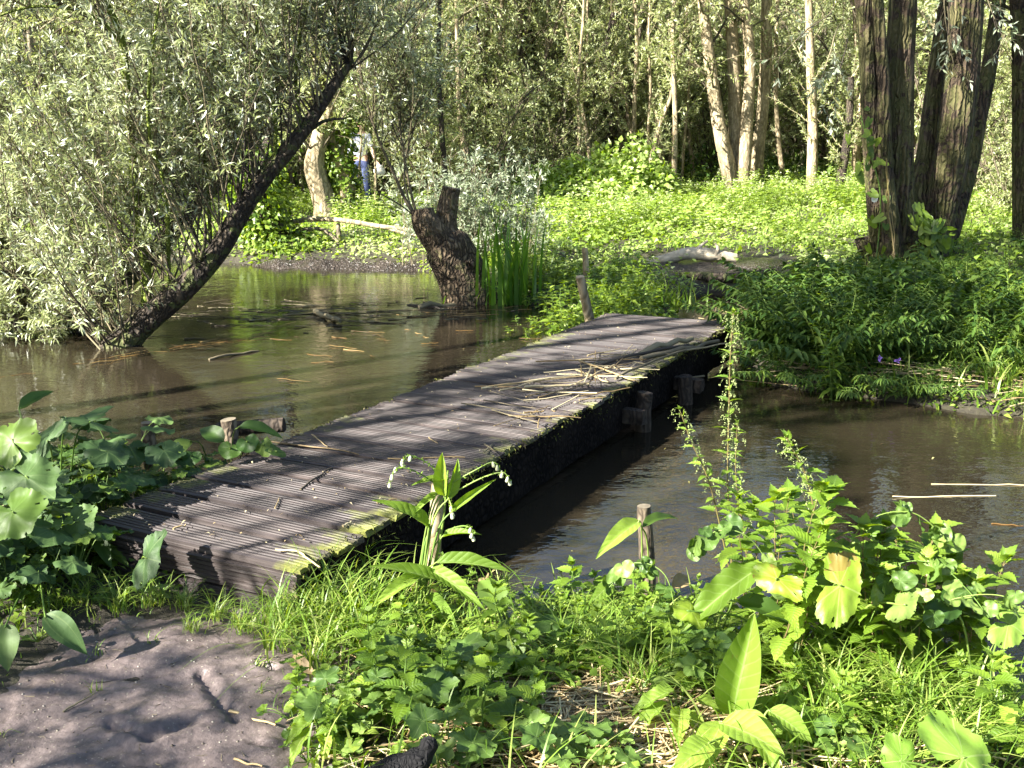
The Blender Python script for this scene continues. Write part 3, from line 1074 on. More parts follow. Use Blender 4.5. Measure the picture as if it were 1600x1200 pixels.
t = rng.choice(np.arange(3, 38), n1)
p = A[t] + rnd(n1, .03)
d = np.stack([uni(-.75, .35, n1), uni(-.7, .6, n1), uni(.75, 1.3, n1)], -1)
lim = np.concatenate([B1[4:], B2, B3[3:], B4[2:], B5[2:], B6[2:]])
i2 = rng.choice(len(lim), 70)
p2 = lim[i2]
d2 = np.stack([uni(-1, .8, 70), uni(-1, .8, 70), uni(.2, 1.1, 70)], -1)
p3 = np.array([A[2]] * 22) + rnd(22, .08) * [1, 1, 0]
d3 = np.stack([uni(-1.0, .3, 22), uni(-.9, .5, 22), uni(.6, 1.2, 22)], -1)
tipn = 16
p3 = np.vstack([p3, np.repeat(A[-1:], tipn, 0) + rnd(tipn, .04)]); d3 = np.vstack([d3, np.stack([uni(-.7, .9, tipn), uni(-.5, .6, tipn), uni(.3, 1.2, tipn)], -1)])
fine_shoots(np.vstack([p, p2, p3]), np.vstack([d, d2, d3]), np.r_[uni(1.1, 3.0, n1), uni(.5, 1.4, 70), uni(.8, 2.2, 22), uni(.5, 1.6, tipn)], .009, o, 36000, tw=10, twL=(.2, .6), leafL=.078, leafW=.0125)

A2 = pxline([(62, 560, 9.4), (110, 515, 9.45), (200, 432, 9.6), (290, 340, 9.9), (380, 240, 10.2)], 30)
o = thing('leaning_willow', 'willow half hidden in its own leaves left of the leaning dark trunk', 'tree', A2[0] * [1, 1, 0] + [0, 0, WZ])
mb = MB()
mb.tubes(A2, np.interp(np.linspace(0, 1, 30), [0, .1, .6, 1], [.2, .14, .085, .05])[None], 20, 0, .05, True)
A3 = pxline([(40, 560, 9.2), (20, 430, 9.1), (-60, 260, 9.0), (-160, 60, 8.9), (-200, -80, 8.9)], 20)
mb.tubes(A3, np.linspace(.07, .03, 20)[None], 12, 0, .04)
for q in range(5):
    a = uni(0, 6.28)
    mb.tubes(smooth([A2[1], A2[0] + [math.cos(a) * .2, math.sin(a) * .2, -.05], A2[0] + [math.cos(a) * .5, math.sin(a) * .4, -.3]], 8), np.linspace(.06, .025, 8)[None], 9, 0, .05)
mb.build('trunk', M['bark_dark'], o)
n1 = 110
src = np.vstack([A2[2:], A3[2:], A3[2:]])
p = src[rng.choice(len(src), n1)] + rnd(n1, .04)
d = np.stack([uni(-1, .5, n1), uni(-.9, .6, n1), uni(.5, 1.2, n1)], -1)
p3 = np.array([A2[1]] * 30) + rnd(30, .1) * [1.6, 1, 0]
d3 = np.stack([uni(-1.2, .7, 30), uni(-1, .5, 30), uni(.25, 1.0, 30)], -1)
fine_shoots(np.vstack([p, p3]), np.vstack([d, d3]), np.r_[uni(1.0, 2.7, n1), uni(.6, 1.7, 30)], .009, o, 38000, tw=10, twL=(.2, .6), leafL=.078, leafW=.0125)

# ================================================================ POLLARD STUMP IN THE WATER
sb = Q(728, 478, 11.2)
o = thing('pollard_stump', 'gnarled brown willow stump with two sawn-off limbs standing at the pond edge', 'tree stump', sb * [1, 1, 0] + [0, 0, WZ])
mb = MB()
body = pxline([(742, 500, 11.2), (733, 470, 11.2), (722, 430, 11.2), (706, 402, 11.15), (697, 384, 11.1), (690, 374, 11.1)], 34)
mb.tubes(body, np.interp(np.linspace(0, 1, 34), [0, .15, .4, .8, 1], [.33, .285, .27, .24, .17])[None], 40, 0, .045, True)
l1 = pxline([(706, 398, 11.15), (682, 370, 11.05), (664, 346, 11.0), (660, 326, 11.0)], 16)
mb.tubes(l1, np.linspace(.2, .115, 16)[None], 26, 0, .05, 1)
l2 = pxline([(700, 385, 11.15), (696, 352, 11.15), (700, 322, 11.15), (706, 293, 11.15)], 18)
mb.tubes(l2, np.interp(np.linspace(0, 1, 18), [0, .3, 1], [.2, .125, .098])[None], 26, 0, .05, 1)
for q in range(4):
    c = body[rng.integers(8, 26)] + np.array([uni(-.2, .15), -.2, 0])
    mb.tubes(np.array([c + [0, .1, 0], c + [0, .0, .02], c + [0, -.03, .02]]), np.array([[.09, .07, .03]]), 10, 0, .05)
for dx, dy in ((-.35, -.25), (.3, -.35), (-.55, .1), (.45, .1), (.0, -.5)):
    mb.tubes(smooth([body[4], body[1] + [dx * .5, dy * .5, .02], body[0] + [dx * 1.3, dy * 1.3, -.18]], 8), np.linspace(.12, .03, 8)[None], 10, 0, .05)
mb.build('trunk', M['bark_stump'] and [M['bark_stump'], M['cut']], o)
mb = MB()
v1 = pxline([(655, 345, 11.0), (635, 315, 11.0), (615, 270, 10.95), (585, 200, 10.9), (565, 120, 10.9), (560, 40, 10.9)], 20)
v2 = pxline([(655, 345, 11.0), (628, 322, 10.9), (590, 300, 10.8)], 10)
v3 = pxline([(652, 340, 11.0), (640, 290, 11.0), (625, 200, 11.0), (620, 100, 11.0), (640, -10, 11.0)], 20)
v4 = pxline([(650, 340, 11.0), (638, 310, 11.1), (632, 260, 11.2), (650, 190, 11.3)], 14)
for v, r in ((v1, .022), (v3, .016), (v4, .013), (v2, .01)):
    mb.tubes(v, np.linspace(r, .006, len(v))[None], 7)
mb.build('limb', M['twig'], o)
src = np.vstack([v1[9:], v1[10:], v3[7:], v3[8:], v4[6:]])
n1 = 85
fine_shoots(src[rng.choice(len(src), n1)], np.stack([uni(-.6, .7, n1), uni(-.6, .6, n1), uni(.5, 1.2, n1)], -1), uni(.5, 1.5, n1), .006, o, 8000, leafL=.075, leafW=.015)

# silver-leaved osier behind the stump
c0 = Q(745, 400, 13.4)
o = thing('osier_bush', 'grey silvery leaved willow bush behind the sawn stump', 'bush', c0 * [1, 1, 0] + [0, 0, .02])
n1 = 60
p = c0 * [1, 1, 0] + rnd(n1, .3) * [1.4, .6, 0]
fine_shoots(p, np.stack([uni(-.5, .6, n1), uni(-.4, .4, n1), uni(.8, 1.2, n1)], -1), uni(.6, 1.45, n1), .006, o, 12000, leafm='osier', leafL=.07, leafW=.016)

# ================================================================ BIG MULTI-STEM TREE ON THE RIGHT BANK
Y0 = 12.4
SLIM = .88
base = Q(1400, 432, Y0)
o = thing('multi_stem_willow', 'big dark ridged willow with six stems rising from one base, right bank', 'tree', base * [1, 1, 0])
mb = MB()


def stem_px(l, w, n=30, k=46, ridge=.045):
    w = np.array(w) * SLIM
    P = pxline([(a, b, c) for a, b, c in l], k)
    mb.tubes(P, np.interp(np.linspace(0, 1, k), np.linspace(0, 1, len(w)), w)[None], n, 0, ridge, True)
    return P


s1 = stem_px([(1398, 470, 12.3), (1384, 390, 12.3), (1368, 300, 12.2), (1359, 180, 12.1), (1354, 60, 12.1), (1344, -60, 12.1), (1330, -300, 12.2), (1290, -900, 12.5)], [.24, .19, .125, .112, .105, .10, .09, .05])
s2 = stem_px([(1400, 450, 12.1), (1392, 360, 12.0), (1384, 260, 12.0), (1380, 120, 12.0), (1370, -20, 12.0), (1362, -260, 12.0)], [.18, .12, .085, .075, .07, .05], 20)
s3 = stem_px([(1410, 480, 12.3), (1404, 380, 12.3), (1402, 300, 12.3), (1404, 150, 12.3), (1412, 0, 12.3), (1425, -250, 12.4), (1450, -800, 12.6)], [.36, .27, .20, .19, .175, .16, .06])
s4 = stem_px([(1420, 450, 12.5), (1428, 350, 12.6), (1446, 240, 12.7), (1462, 120, 12.8), (1480, 0, 12.9), (1530, -260, 13.2)], [.26, .14, .115, .105, .10, .07], 22)
s5 = stem_px([(1440, 470, 12.6), (1458, 370, 12.6), (1483, 260, 12.5), (1502, 130, 12.5), (1510, 0, 12.5), (1525, -260, 12.6), (1560, -800, 13)], [.30, .215, .235, .22, .205, .17, .06])
s6 = stem_px([(1450, 460, 12.9), (1478, 390, 13.1), (1512, 270, 13.4), (1530, 180, 13.5), (1546, 100, 13.6), (1570, -40, 13.8), (1640, -300, 14)], [.2, .12, .12, .11, .105, .09, .05], 20)
for q in range(9):
    a = q * .7
    b0 = base + [math.cos(a) * .3, math.sin(a) * .25, .15]
    mb.tubes(smooth([b0 + [0, 0, .3], b0, b0 + [math.cos(a) * .35, math.sin(a) * .3, -.35]], 10), np.linspace(.2, .07, 10)[None], 14, 0, .06)
for q in range(10):
    c = (s3 if q % 2 else s1)[rng.integers(4, 12)] + np.array([uni(-.12, .12), -.16, uni(-.1, .1)])
    mb.tubes(np.array([c + [0, .1, 0], c, c + [uni(-.02, .02), -.05, .01]]), np.array([[.08, .06, .02]]), 9, 0, .06)
mb.build('trunk', M['bark_right'], o)
br = []
for s_ in (s1, s3, s4, s5, s6, s2):
    p, d, j, t = spawn(s_[None], 9, .35, 1, .4, .9, .35)
    keep = p[:, 2] > 3.6
    br.append(walk(p[keep], d[keep], uni(1.2, 2.8, keep.sum()), 7, .2, .12, .5))
br = np.vstack(br)
p, d, j, t = spawn(br, 12, .15, 1, .6, .8, 0)
tw = walk(p, d, uni(.3, .9, len(p)), 4, 0, .15, .5)
hang = walk(np.array([Q(1470, -30, 12.2), Q(1310, 40, 12.0), Q(1300, 20, 12.0), Q(1325, 60, 12), Q(1480, 10, 12.2), Q(1540, -10, 12.2)]), np.array([[.3, -.2, -.8], [-.2, -.1, -.6], [-.5, 0, -.3], [-.1, .1, -.9], [.2, -.2, -.9], [.3, 0, -.5]]), .8, 7, -.4, .1)
p, d, j, t = spawn(hang, 9, .1, 1, .6, .8, -.2)
tw2 = walk(p, d, .3, 4, -.1, .1)
mb = MB()
mb.tubes(br, taper(len(br), 7, .025, .006), 5)
mb.tubes(hang, taper(len(hang), 7, .007, .003), 4)
mb.tubes(tw, taper(len(tw), 4, .005, .002), 3)
mb.tubes(tw2, taper(len(tw2), 4, .003, .002), 3)
mb.build('branches', M['twig'], o)
mb = MB()
leafify(mb, tw, 16000, .09, .02)
leafify(mb, tw2, 420, .085, .02)
mb.build('crown', M['osier'], o)

# tree at the right frame edge
b = Q(1600, 405, 13.6)
o = thing('willow_tree', 'dark upright trunk cut by the right edge of the picture', 'tree', b * [1, 1, 0])
mb = MB()
stem_px([(1612, 440, 13.6), (1604, 380, 13.6), (1598, 250, 13.6), (1598, 100, 13.6), (1592, -60, 13.6), (1580, -500, 13.8)], [.26, .18, .15, .14, .13, .05], 24)
mb.build('trunk', M['bark_right'], o)
tp = pxline([(1598, 100, 13.6), (1592, -60, 13.6), (1580, -500, 13.8)], 20)
p, d, j, t = spawn(tp[None], 16, .2, 1, .3, .9, .3)
br = walk(p, d, uni(.8, 2.2, 16), 7, .2, .12, .5)
p, d, j, t = spawn(br, 12, .15, 1, .6, .8, 0)
tw = walk(p, d, uni(.3, .8, len(p)), 4, 0, .15, .5)
mb = MB(); mb.tubes(br, taper(len(br), 7, .022, .006), 5); mb.tubes(tw, taper(len(tw), 4, .005, .002), 3)
mb.build('branches', M['twig'], o)
mb = MB(); leafify(mb, tw, 5000, .09, .02)
mb.build('crown', M['willow_far'], o)

# ================================================================ PALE GROUP OF FOUR TRUNKS
base = Q(1148, 318, 24.5)
o = thing('pale_trunk_willow', 'sunlit pale willow of four slender trunks standing in the bright meadow', 'tree', base * [1, 1, 0] + [0, 0, .2])
mb = MB()
q1 = stem_px([(1150, 330, 24.5), (1144, 285, 24.5), (1127, 215, 24.4), (1112, 120, 24.4), (1100, 20, 24.4), (1092, -80, 24.4), (1060, -500, 24.5)], [.26, .23, .18, .155, .135, .12, .06], 18, 30, .02)
q2 = stem_px([(1152, 325, 24.6), (1150, 270, 24.7), (1149, 180, 24.8), (1146, 90, 24.8), (1140, 0, 24.8), (1136, -90, 24.8), (1120, -450, 25)], [.28, .22, .18, .16, .14, .13, .05], 18, 30, .02)
q3 = stem_px([(1158, 325, 24.4), (1161, 270, 24.4), (1168, 180, 24.4), (1172, 90, 24.4), (1163, 0, 24.4), (1160, -80, 24.4), (1190, -450, 24.5)], [.24, .19, .155, .135, .12, .11, .05], 18, 30, .02)
q4 = stem_px([(1180, 320, 25.5), (1184, 240, 25.5), (1192, 170, 25.6), (1197, 90, 25.6), (1198, 0, 25.6), (1202, -80, 25.6), (1240, -400, 25.8)], [.22, .17, .16, .15, .14, .13, .05], 16, 30, .02)
mb.build('trunk', M['bark_pale'], o)
br = []
for s_ in (q1, q2, q3, q4):
    p, d, j, t = spawn(s_[None], 14, .45, 1, .4, .9, .35)
    br.append(walk(p, d, uni(1.0, 2.6, len(p)), 7, .2, .12, .5))
br = np.vstack(br)
p, d, j, t = spawn(br, 10, .15, 1, .6, .8, 0)
tw = walk(p, d, uni(.4, 1, len(p)), 4, 0, .15, .5)
mb = MB(); mb.tubes(br, taper(len(br), 7, .03, .008), 4); mb.tubes(tw, taper(len(tw), 4, .006, .003), 3)
mb.build('branches', M['twig'], o)
mb = MB(); leafify(mb, tw, 9000, .11, .026)
mb.build('crown', M['willow_far'], o)

# ================================================================ IVY TREES ON THE FAR BANK
SLIM = .74
base = Q(505, 345, 19)
o = thing('ivy_willow', 'thick pale willow trunk with climbing ivy at the far bank beside the walker', 'tree', base * [1, 1, 0])
mb = MB()
w1 = stem_px([(512, 360, 19), (508, 320, 19), (492, 262, 19), (500, 215, 19), (520, 150, 19), (528, 60, 19), (540, -60, 19), (560, -400, 19)], [.42, .30, .25, .2, .15, .12, .11, .04], 22, 30, .05)
w2 = stem_px([(522, 350, 19.1), (540, 300, 19.2), (522, 230, 19.2), (500, 150, 19.2), (490, 50, 19.3), (470, -200, 19.3)], [.3, .28, .16, .12, .1, .05], 18, 24, .05)
w3 = stem_px([(534, 345, 19.2), (536, 300, 19.3), (530, 230, 19.3), (560, 120, 19.4), (580, -60, 19.4)], [.22, .18, .12, .1, .06], 16, 24, .05)
mb.build('trunk', M['bark_pale'], o)
p, d, j, t = spawn(np.stack([w2[:24], w1[:24]]), 26, .4, 1, .5, .8, .4)
br = walk(p, d, uni(.8, 2, len(p)), 7, .3, .12, .3)
p, d, j, t = spawn(br, 10, .15, 1, .6, .8, 0)
tw = walk(p, d, uni(.3, .8, len(p)), 4, 0, .15, .4)
mb = MB(); mb.tubes(br, taper(len(br), 7, .022, .007), 4); mb.tubes(tw, taper(len(tw), 4, .005, .003), 3)
mb.build('branches', M['twig'], o)
mb = MB(); leafify(mb, tw, 11000, .10, .023)
mb.build('crown', M['willow_far'], o)


def ivy_on(o, lines, rad, n, size, mat='herb'):
    mb = MB()
    ln = np.vstack(lines)
    i = rng.integers(0, len(ln), n)
    off = nrm(rnd(n) * [1, 1, .2])
    P = ln[i] + off * np.broadcast_to(rad, (n,))[:, None] * uni(.85, 1.45, n)[:, None] + rnd(n, .03)
    mb.leaves(T_OV, P, nrm(off + rnd(n, .5) + [0, 0, -.5]), nrm(off + rnd(n, .4) + [0, 0, .6]), size * uni(.6, 1.3, n), size * .85 * uni(.6, 1.3, n))
    mb.build('ivy', M[mat], o)


ivy_on(o, [w3[:16], w2[:9]], .20, 2400, .09)
base = Q(410, 392, 15.2)
o = thing('ivy_stump', 'leaning dark stump wrapped in bright ivy at the left end of the far bank', 'tree stump', base * [1, 1, 0])
mb = MB()
v = stem_px([(430, 400, 15.2), (418, 360, 15.2), (398, 310, 15.2), (405, 260, 15.3), (425, 200, 15.4), (430, 60, 15.5)], [.42, .32, .22, .15, .1, .06], 20, 30, .06)
v2 = stem_px([(440, 398, 15.1), (455, 385, 15), (470, 378, 15)], [.22, .12, .05], 14, 10, .05)
mb.build('trunk', M['bark_dark'], o)
ivy_on(o, [v[:22], v[:12], v2], .30, 3600, .075)

# ================================================================ WOOD BEHIND
protos = []
specs = [(5, 9.5, .11, 9500, .30, 'bark_far'), (3, 10, .14, 8500, .20, 'bark_far'), (7, 8.5, .085, 10500, .42, 'bark_far'), (4, 9, .12, 9000, .35, 'bark_pale'), (2, 11, .17, 8500, .12, 'bark_dark')]
LB = ['grey coppiced willow with five leaning stems in the wood beyond the meadow',
      'three-stemmed grey willow standing in the dense wood beyond the meadow',
      'bushy seven-stemmed willow coppice in the wood beyond the meadow',
      'pale-barked four-stemmed willow in the wood beyond the meadow',
      'dark twin-stemmed willow in the wood beyond the meadow']
GR = ['grey five-stemmed willows of the wood', 'three-stemmed willows of the wood', 'bushy coppiced willows of the wood', 'pale four-stemmed willows of the wood', 'dark twin-stemmed willows of the wood']
spots = []
for row, (y, n) in enumerate([(27, 11), (31.5, 13), (37, 15), (44, 16), (53, 18)]):
    half = y * .60 + 3
    for q in range(n):
        x = -half + 2 * half * (q + .5) / n + uni(-.8, .8)
        spots.append((x, y + uni(-1.6, 1.6), q + row * 2))
# nearer ones left behind the pond and right behind the big tree
spots += [(-9.0, 19, 2), (-8.4, 24.5, 0), (-12.5, 21, 3), (-10.2, 24, 2), (-15.5, 24, 0), (-4.6, 24.0, 2), (-2.4, 24.5, 2), (0.2, 26, 2),
          (10.2, 19.5, 4), (12.5, 22, 0), (9.2, 24, 4), (13.5, 17.5, 2), (7.8, 21.5, 4), (2.2, 27.2, 0)]
made = {}
for (x, y, k) in spots:
    k = k % 5
    if 25 < y < 31 and 6.0 < x < 9.4: x += 3.2
    z = float(Hm(x, y))
    if k not in made:
        st, ht, r0, nl, ln, bk = specs[k]
        made[k] = coppice('coppiced_willow' if k != 4 else 'twin_willow', LB[k], 'tree', (x, y, z), st, ht, r0, nl, ln, bk, group=GR[k])
    else:
        dup(made[k], (x, y, z), uni(0, 6.28), uni(.8, 1.15), LB[k], GR[k])
# leafy young willows filling the wood's edge and its interior
LS = ['bushy young willow leafy to the ground at the edge of the wood', 'loose feathery willow bush among the trunks of the wood']
GS = ['bushy young willows in the wood', 'feathery willow bushes in the wood']
sh = []
for k in range(2):
    x, y = ((-2.9, 24.6), (3.4, 28.5))[k]
    sh.append(coppice('willow_bush', LS[k], 'bush', (x, y, float(Hm(x, y))), (16, 12)[k], (4.6, 5.6)[k], .035, (15000, 14000)[k], (.75, .5)[k], 'bark_far', group=GS[k],
                      leafL=.12, leafW=.03, t0=.06, boughs=8, twigs=9, botr=.5))
for row, (y, n, s0) in enumerate([(25.5, 11, .85), (29, 13, 1.0), (34, 15, 1.15), (40, 16, 1.3), (48, 17, 1.5), (58, 18, 1.8), (72, 20, 2.4)]):
    half = y * .60 + 3
    for q in range(n):
        x = -half + 2 * half * (q + .5) / n + uni(-1, 1)
        yy = y + uni(-1.6, 1.6)
        if yy < 29 and 6.2 < x < 9.2: continue
        if row == 0 and 2.0 < x < 6.5: continue
        k = (q + row) % 2
        dup(sh[k], (x, yy, float(Hm(x, yy))), uni(0, 6.28), s0 * uni(.8, 1.15), LS[k], GS[k])
for (x, y, s0) in ((-8.2, 18.5, .8), (-10.5, 19.5, .9), (-12.5, 18.3, .8), (-7.6, 23.5, .75), (-9, 22.5, 1), (-14.5, 20, 1), (-1.2, 22.6, .75), (.6, 24.5, .7), (9.0, 20.5, .7), (11, 18.5, .8), (12.5, 20, 1), (8.2, 16.5, .5)):
    k = int(rng.integers(2))
    dup(sh[k], (x, y, float(Hm(x, y))), uni(0, 6.28), s0, LS[k], GS[k])

# thin pale poles, copies of one
P = np.array([[0, 0, -.1], [.05, .03, 1.5], [.02, .1, 3], [.12, .12, 4.5], [.1, .2, 6.5], [.2, .2, 8.5]]) + np.array([-1.2, 25.6, 0])
P = smooth(P, 24)
LP = 'thin pale upright willow pole at the front of the wood'
GP = 'thin pale willow poles at the front of the wood'
o = thing('willow_pole', LP, 'tree', P[0] * [1, 1, 0] + [0, 0, float(Hm(P[0][0], P[0][1]))], GP)
mb = MB(); mb.tubes(P, np.linspace(.05, .018, 24)[None], 9, 0, .03)
mb.build('trunk', M['bark_pale'], o)
p, d, j, t = spawn(P[None], 34, .12, 1, .5, .9, .3)
br = walk(p, d, uni(.4, 1.3, len(p)), 7, .3, .13, .3)
mb = MB(); mb.tubes(br, taper(len(br), 7, .009, .003), 4)
mb.build('branches', M['twig_pale'], o)
mb = MB(); leafify(mb, br, 2200, .10, .022)
mb.build('crown', M['willow_far'], o)
for q in range(30):
    y = uni(23.2, 27)
    x = uni(-.12, .42) * y
    if .165 < x / y < .275 or -4.2 < x < -2.4: continue
    dup(o, (x, y, float(Hm(x, y))), uni(0, 6.28), uni(.7, 1.25), LP, GP, tilt=uni(-.12, .12))
dup(o, (-2.62, 20.3, float(Hm(-2.62, 20.3))), 1.0, .55, LP, GP, tilt=.05)
dup(o, (-3.02, 20.9, float(Hm(-3.02, 20.9))), 4.0, .5, LP, GP, tilt=-.08)
# two dead saplings with bare wood: thin pale poles among the foliage at the wood's edge
EXTRA = [([(835, 300, 26), (822, 200, 26), (818, 90, 26), (815, -60, 26)], 'thick dark bare trunk left of centre in the wood'),
         ([(850, 300, 26.3), (842, 210, 26.3), (835, 90, 26.3), (832, -60, 26.3)], 'second dark trunk close beside the thick one'),
         ([(880, 290, 25), (905, 200, 25), (940, 110, 25), (960, 20, 25)], 'dark trunk leaning right in the gap of the wood'),
         ([(1268, 300, 24), (1270, 200, 24), (1266, 90, 24), (1262, -60, 24)], 'straight dark trunk between the pale group and the big willow'),
         ([(1310, 300, 23), (1325, 210, 23), (1330, 120, 23)], 'short dark leaning trunk next to the big willow'),
         ([(1225, 290, 27), (1215, 200, 27), (1212, 90, 27), (1218, -60, 27)], 'slim dark trunk just right of the pale group'),
         ([(1085, 290, 28), (1075, 200, 28), (1065, 90, 28), (1060, -60, 28)], 'thin pale pole left of the pale group'),
         ([(925, 300, 24.5), (918, 220, 24.5), (900, 120, 24.5), (880, 20, 24.5)], 'thin curved pole above the bramble mound'),
         ([(645, 260, 23), (655, 170, 23), (650, 80, 23), (660, -60, 23)], 'thin dark stem above the osier bush'),
         ([(1005, 300, 24.2), (1030, 200, 24.2), (1052, 130, 24.2), (1045, 30, 24.2)], 'crooked pale stem rising right of the bramble mound'),
         ([(760, 260, 24), (765, 170, 24), (748, 60, 24), (740, -60, 24)], 'dark stem in the shade right of the osier'),
         ([(610, 250, 24.6), (600, 150, 24.6), (606, 50, 24.6), (598, -60, 24.6)], 'slim brown stem above the walker')]
THICK = {5: .15, 6: .12, 7: .13, 8: .13, 9: .11, 10: .07}
for i, (l, lab) in enumerate([([(1003, 330, 26), (985, 200, 26), (960, 60, 26), (952, -60, 26)], 'thin pale pole leaning left at the wood edge, left of the pale trunks'),
                              ([(1035, 300, 25.5), (1030, 200, 25.5), (1012, 100, 25.5), (1018, -60, 25.5)], 'slim pale stem rising straight from the mound of bright leaves'),
                              ([(808, 240, 25), (786, 150, 25), (782, 60, 25), (790, -60, 25)], 'slender bare stem left of the dark wood gap'),
                              ([(745, 300, 22), (722, 210, 22), (716, 120, 22), (712, -40, 22)], 'pale lichen-grey broken trunk behind the osier bush'),
                              ([(700, 330, 20), (690, 200, 20), (685, 80, 20), (690, -60, 20)], 'thin dark sapling directly behind the stump limbs')] + EXTRA):
    P = pxline(l, 24)
    o = thing('sapling', lab, 'tree', P[0] * [1, 1, 0])
    mb = MB()
    mb.tubes(P, np.linspace(THICK.get(i, .085 if i == 3 else .06), THICK.get(i, .05) * .6, 24)[None], 10, 0, .03)
    mb.build('trunk', M['bark_pale' if i < 4 or 'pale' in lab or 'thin curved' in lab else 'bark_dark'], o)
    p, d, j, t = spawn(P[None], 26, .15, 1, .5, .9, .3)
    br = walk(p, d, uni(.4, 1.3, len(p)), 7, .3, .13, .3)
    mb = MB(); mb.tubes(br, taper(len(br), 7, .009, .003), 4)
    mb.build('branches', M['twig_pale'], o)
    mb = MB(); leafify(mb, br, 1500, .09, .02)
    mb.build('crown', M['willow_far'], o)

# ================================================================ TREES BESIDE AND BEHIND THE VIEWER (unseen, added to shade the scene)
SH = [(-6.3, 2.2, 11.5, 5, .12, 26000, .56), (-7.6, 2.7, 12.5, 4, .12, 20000, .62), (-6.9, 1.5, 7, 3, .08, 5200, .3), (-4.6, .2, 4.6, 3, .07, 1300, .2), (-9.5, -9.5, 10, 4, .13, 8000, .3)]
for i, (x, y, ht, st, r0, nl, tt) in enumerate(SH):
    coppice('willow_tree', ['tall unseen willow on the near left bank, added for its shade', 'tallest unseen willow left of the pond, added for its shade', 'thin young unseen willow on the near left bank, added for its shade', 'slim young unseen willow left of the mud path, added for its shade', 'tall unseen willow well behind the viewer'][i], 'tree', (x, y, float(Hm(x, y))), st, ht, r0, nl, .22, 'bark_dark', 'willow', leafL=.12, leafW=.03, t0=tt)
# ================================================================ HERBS
def stem_herb(name, label, cat, loc, stems, tpl, L, W, pitch, mats, pairs=2, elev=.5, size_top=.45, group=None, r=.0035, droop_tip=0.0, catkins=0, world=True, flowers=None, whorl=False, t_first=.12):
    """stems: list of world polylines (k,3)"""
    o = thing(name, label, cat, loc, group)
    ms = MB()
    ml = MB()
    mf = MB()
    for P in stems:
        k = len(P)
        ms.tubes(P, np.linspace(r, r * .35, k)[None], 6)
        seg = np.linalg.norm(np.diff(P, axis=0), axis=1)
        tot = seg.sum()
        cs = np.r_[0, np.cumsum(seg)]
        s_ = tot * t_first
        a0 = uni(0, 6.28)
        q = 0
        PP, DD, NN, LL = [], [], [], []
        while s_ < tot:
            f = s_ / tot
            c = np.array([np.interp(s_, cs, P[:, j]) for j in range(3)])
            c2 = np.array([np.interp(min(s_ + .01, tot), cs, P[:, j]) for j in range(3)])
            tg = nrm(c2 - c + 1e-6)
            sc = (1 - (1 - size_top) * f ** 2.0) * uni(.8, 1.15)
            for b in range(pairs):
                az = a0 + q * (1.57 if pairs == 2 else 2.1) + b * 6.283 / pairs + uni(-.25, .25)
                out = np.array([math.cos(az), math.sin(az), 0])
                e = elev + .7 * f + uni(-.25, .2)
                d = out * math.cos(e) + tg * math.sin(e)
                pet = L * .22 * sc
                p1 = c + d * pet
                ms.tubes(np.array([c, (c + p1) / 2 + [0, 0, .003], p1]), np.array([[r * .4, r * .35, r * .3]]), 4)
                PP.append(p1); DD.append(nrm(d + [0, 0, -.35])); NN.append([0, 0, 1] + out * .35 + rng.normal(size=3) * .2)
                LL.append(L * sc)
                if catkins and f > .45:
                    for _ in range(catkins):
                        aa = uni(0, 6.28)
                        o2 = np.array([math.cos(aa), math.sin(aa), 0])
                        l_ = uni(.02, .05)
                        ln = np.array([c, c + o2 * l_ * .5 + [0, 0, .004], c + o2 * l_ * .8 + [0, 0, -l_ * .7]])
                        nb = 12
                        t = uni(0, 1, nb)
                        pp = ln[1] * (1 - t)[:, None] + ln[2] * t[:, None] + rnd(nb, .0015)
                        mf.leaves(T_OV, pp, rnd(nb), rnd(nb), .0045, .004)
            q += 1
            s_ += pitch * (1 - .55 * f) * uni(.85, 1.15)
        n_ = 6
        tip = P[-1]
        for b in range(n_):
            az = uni(0, 6.28)
            PP.append(tip); DD.append([math.cos(az) * .6, math.sin(az) * .6, .9]); NN.append([-math.cos(az), -math.sin(az), .8]); LL.append(L * size_top * uni(.4, .9))
        LL = np.array(LL)
        ml.leaves(tpl, np.array(PP), np.array(DD), np.array(NN), LL, LL * W / L, None)
    ms.build('stem', M[mats[1]], o)
    ml.build('foliage', M[mats[0]], o)
    if mf.n:
        mf.build('flower_strings', M['catkin'], o)
    return o


M['gritm'] = plainmat('grit', [(.05, .04, .03), (.16, .14, .11), (.35, .32, .27)], .7, 90, usetone=True, bump=0)
M['floatleaf'] = plainmat('drifting_leaf', [(.05, .035, .015), (.14, .13, .03), (.30, .27, .10)], .5, 30, usetone=True, bump=0)
M['catkin'] = plainmat('nettle_flower', [(.13, .17, .05), (.26, .30, .12)], .8, 60, bump=0)
M['white'] = plainmat('white_petal', [(.75, .74, .72), (.85, .85, .86)], .6, 20, bump=0, trans=.25)
M['cream'] = plainmat('cream_petal', [(.42, .44, .26), (.62, .62, .45)], .6, 20, bump=0, trans=.3)
M['violet'] = plainmat('violet_petal', [(.24, .12, .5), (.42, .25, .7)], .6, 20, bump=0, trans=.25)
M['pink'] = plainmat('pink_petal', [(.55, .22, .35), (.7, .45, .5)], .6, 20, bump=0, trans=.25)


def curve(p, dx, dy, h, k=10, bend=.0):
    p = np.asarray(p, float)
    t = np.linspace(0, 1, k)
    P = p[None] + np.stack([dx * t ** (1 + bend), dy * t ** (1 + bend), h * (t - bend * .2 * t * t)], -1)
    return P + np.stack([.006 * np.sin(t * 9 + p[0] * 20), .006 * np.cos(t * 8 + p[1] * 20), t * 0], -1)


